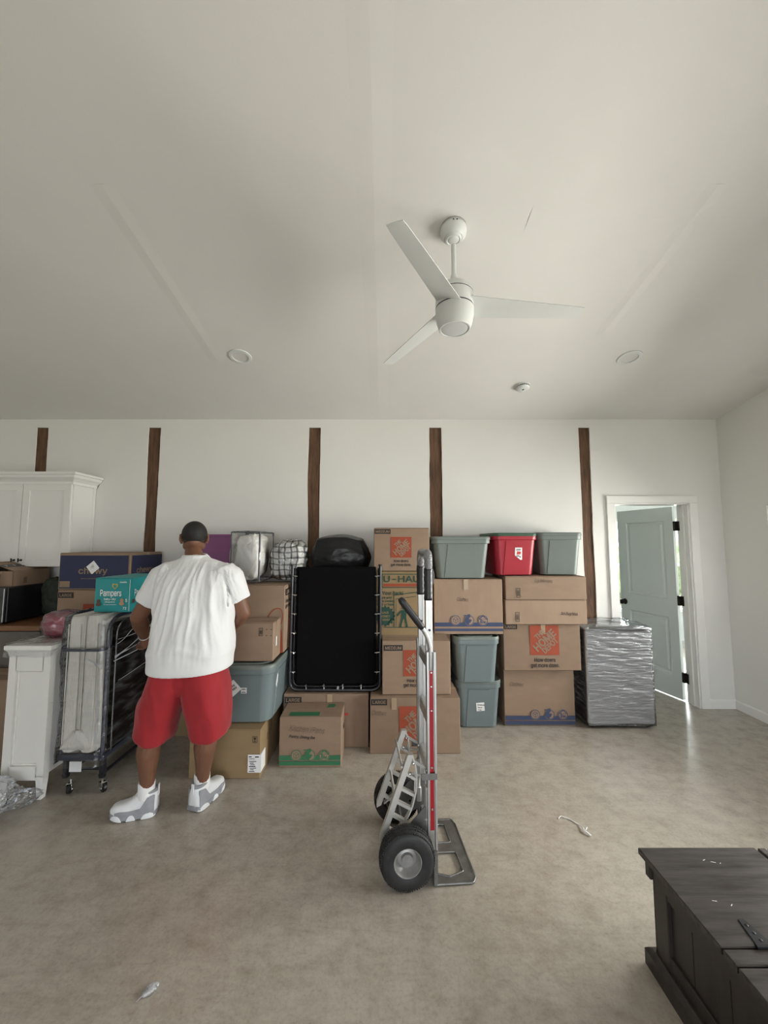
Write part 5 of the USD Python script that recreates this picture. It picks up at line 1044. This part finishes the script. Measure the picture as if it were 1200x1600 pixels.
# --- shorts
rg = []
def ring_(xc, hw, yc, hd_, z, e=2.5, N=32):
    a = np.linspace(0, 2*np.pi, N, endpoint=False); c_, s_ = np.cos(a), np.sin(a)
    return np.c_[xc+hw*np.sign(c_)*np.abs(c_)**(2/e), yc+hd_*np.sign(s_)*np.abs(s_)**(2/e), np.full(N, z)]
hip = to_man(loft([ring_(-1.205, .14, 2.462, .112, .955), ring_(-1.205, .15, 2.458, .128, .87), ring_(-1.207, .14, 2.454, .128, .80), ring_(-1.210, .09, 2.450, .105, .74)]))
lgL = to_man(loft([ring_(-1.298, .108, 2.462, .120, .955), ring_(-1.304, .118, 2.456, .142, .86), ring_(-1.328, .126, 2.45, .146, .76), ring_(-1.358, .120, 2.445, .140, .66), ring_(-1.374, .107, 2.438, .124, .57), ring_(-1.388, .099, 2.43, .115, .485)]))
lgR = to_man(loft([ring_(-1.112, .108, 2.462, .120, .955), ring_(-1.108, .118, 2.456, .142, .86), ring_(-1.098, .128, 2.455, .146, .76), ring_(-1.087, .122, 2.460, .140, .66), ring_(-1.078, .114, 2.467, .128, .57), ring_(-1.072, .105, 2.475, .120, .48)]))
sh = Manifold.batch_boolean([hip, lgL, lgR], manifold3d.OpType.Add)
sm = tm(sh.refine_to_length(.012)); sm.merge_vertices(); v0 = sm.vertices.copy(); trimesh.smoothing.filter_taubin(sm, .5, .52, 24); sm.vertices = v0+np.clip(sm.vertices-v0, -.012, .012)
v = sm.vertices; n = sm.vertex_normals
w1 = ridg(np.c_[v[:, 0]*7+v[:, 2]*1.2, v[:, 2]*1.4, v[:, 1]*5], 97); v = v+n*((w1-.7)*.036*np.clip((.86-v[:, 2])/.1, 0, 1))[:, None]
lo = np.clip((.55-v[:, 2])/.05, 0, 1); v[:, 2] += lo*(-.022*np.cos((v[:, 0]+np.where(v[:, 0] < -1.24, 1.37, 1.07))*16)+np.where(v[:, 0] < -1.24, -.10*(v[:, 0]+1.41), .0))
sm.vertices = v; obj('shorts', sm, M['redcloth'], t, smooth=True)
# --- wrist watch strap
d = (WRL-ELL)/np.linalg.norm(WRL-ELL); q = WRL-d*.012; b = np.cross(d, [0, 0, 1]); b /= np.linalg.norm(b); c = np.cross(d, b)
obj('wristband', tube(np.array([q+b*.034*math.cos(x)+c*.033*math.sin(x) for x in np.linspace(0, 2*np.pi, 24, endpoint=False)]), .0045, 6, closed=True), M['alu'], t, smooth=True)
# --- socks and high-top sneakers
M['shoewhite'] = mat('white_leather', (.74, .75, .77), .5); M['shoegrey'] = mat('grey_suede', (.30, .305, .33), .7, var=.1, scale=40)
M['sockw'] = mat('white_sock', (.80, .80, .80), .9, bump=.2, bscale=150, bdist=.002)
def shoe(an, heel, toe, side, LL=.285):
    d = np.array([toe[0]-heel[0], toe[1]-heel[1]]); L = LL; d /= np.linalg.norm(d); ang = math.degrees(math.atan2(d[1], d[0]))
    def P(m): return tr(rot(m, ang, (0, 0, 1)), heel[0], heel[1], 0)
    ts = np.linspace(0, 1, 22)
    hw = np.interp(ts, [0, .04, .15, .4, .68, .85, .95, 1], [.026, .042, .049, .047, .054, .050, .035, .012])
    mid_ = side*np.interp(ts, [0, .3, .6, .8, 1], [0, -.004, .004, .012, .016])                       # curve of the last
    ht = np.interp(ts, [0, .03, .12, .24, .36, .48, .62, .8, .93, 1], [.118, .138, .142, .146, .142, .116, .096, .080, .066, .040])
    lift = np.interp(ts, [0, .05, .75, 1], [.006, 0, 0, .014])
    out, sol = [], []
    for i, x in enumerate(ts):
        w, y, h, z0 = hw[i], mid_[i], ht[i], lift[i]; q = []
        for u in np.linspace(0, np.pi, 15):
            c_, s_ = math.cos(u), math.sin(u); wz = w*(1.0-.10*max(0, s_)**2*(h > .09))
            q.append([x*L, y+wz*np.sign(c_)*abs(c_)**.62, .026+z0+(h-.026)*abs(s_)**.72])
        q += [[x*L, y-w*.98, .022+z0], [x*L, y, .020+z0], [x*L, y+w*.98, .022+z0]]
        out.append(np.array(q)); sol.append(np.array([[x*L, y+s*(w+o), z+z0] for s, o, z in ((1, .003, .005), (1, .006, .014), (1, .004, .032), (-1, .004, .032), (-1, .006, .014), (-1, .003, .005))]+[[x*L, y-w*.6, 0.002+z0], [x*L, y+w*.6, .002+z0]]))
    up_ = obj('shoe_upper', P(loft(out)), M['shoewhite'], t, smooth=50)
    obj('shoe_sole', P(loft([o[::-1] for o in sol])), M['shoegrey'], up_, smooth=40)
    for sd in (-1, 1):
        ov = []
        for i in range(1, 19):                                                              # suede overlay low on the side, rising at the heel
            x = ts[i]; w, y, z0 = hw[i]+.0028, mid_[i], lift[i]; hi = np.interp(x, [0, .2, .32, .55, .75, 1], [.128, .118, .064, .056, .058, .045])
            ov.append(np.array([[x*L, y+sd*w*.985, .028+z0], [x*L, y+sd*(w+.001), .045+z0], [x*L, y+sd*(w*np.interp(hi, [.04, .105], [.99, .93])), hi], [x*L, y+sd*(w-.008)*.93, hi-.004], [x*L, y+sd*(w-.008), .03+z0]]))
        obj('suede_overlay', P(loft(ov)), M['shoegrey'], up_, smooth=40)
        dsc = lathe([(0, .004), (.012, .0035), (.015, .0), (.017, .003), (.020, .0), (0, -.003)], 24); dsc = rot(dsc, -90*sd, (1, 0, 0))
        obj('ankle_disc', P(tr(dsc, .27*L, mid_[5]+sd*(hw[6]*.80), .098)), M['pipe'], up_, smooth=40)
        for a0, a1 in ((.02, .30), (.42, .60), (.70, .95)):                                   # white pods of the sole
            pd = []
            for x in np.linspace(a0, a1, 7):
                w, y, z0 = np.interp(x, ts, hw)+.007, np.interp(x, ts, mid_), np.interp(x, ts, lift); k = max(.08, 1-abs((x-(a0+a1)/2)/((a1-a0)/2))**3)
                pd.append(np.array([[x*L, y+sd*(w-.012), .001+z0], [x*L, y+sd*w, .004+z0], [x*L, y+sd*(w+.003*k), .006+.012*k+z0], [x*L, y+sd*w, .008+.026*k+z0], [x*L, y+sd*(w-.012), .008+.026*k+z0]]))
            obj('sole_pod', P(loft(pd)), M['shoewhite'], up_, smooth=40)
    obj('tongue', P(trimesh.convex.convex_hull(np.array([[.40*L, s*.020, .135] for s in (-1, 1)]+[[.44*L, s*.022, .12] for s in (-1, 1)]+[[.37*L, s*.018, .178] for s in (-1, 1)]+[[.385*L, s*.018, .178] for s in (-1, 1)]))), M['shoewhite'], up_)
    oc = np.linspace(0, 2*np.pi, 24, endpoint=False); obj('collar_pad', P(tube(np.c_[.20*L+.165*L*np.cos(oc), .040*np.sin(oc), .142+.004*np.cos(oc)], .0085, 8, closed=True)), M['shoegrey'], up_, smooth=True)
    obj('pull_tab', P(cbx(-.004, .002, -.010, .010, .10, .165, .002)), M['shoewhite'], up_)
    for i in range(4): obj('lace', P(tube([(L*(.46+.05*i), -.024, .118-.012*i), (L*(.46+.05*i), 0, .126-.013*i), (L*(.46+.05*i), .024, .118-.012*i)], .0035, 6)), M['sockw'], up_)
    rg = []
    ax = an[:2]
    for z, r in ((.10, .046), (.125, .047), (.15, .047), (.172, .0475), (.186, .047), (.192, .0455), (.192, .040)): rg.append(np.c_[ax[0]+r*np.cos(a), ax[1]+r*np.sin(a), np.full(len(a), z)])
    obj('sock', loft(rg, cap=False), M['sockw'], t, smooth=True)
shoe(ANL, (-1.385, 2.492), (-1.64, 2.415), -1, .258)
shoe(ANR, (-1.172, 2.482), (-1.085, 2.77), 1, .278)
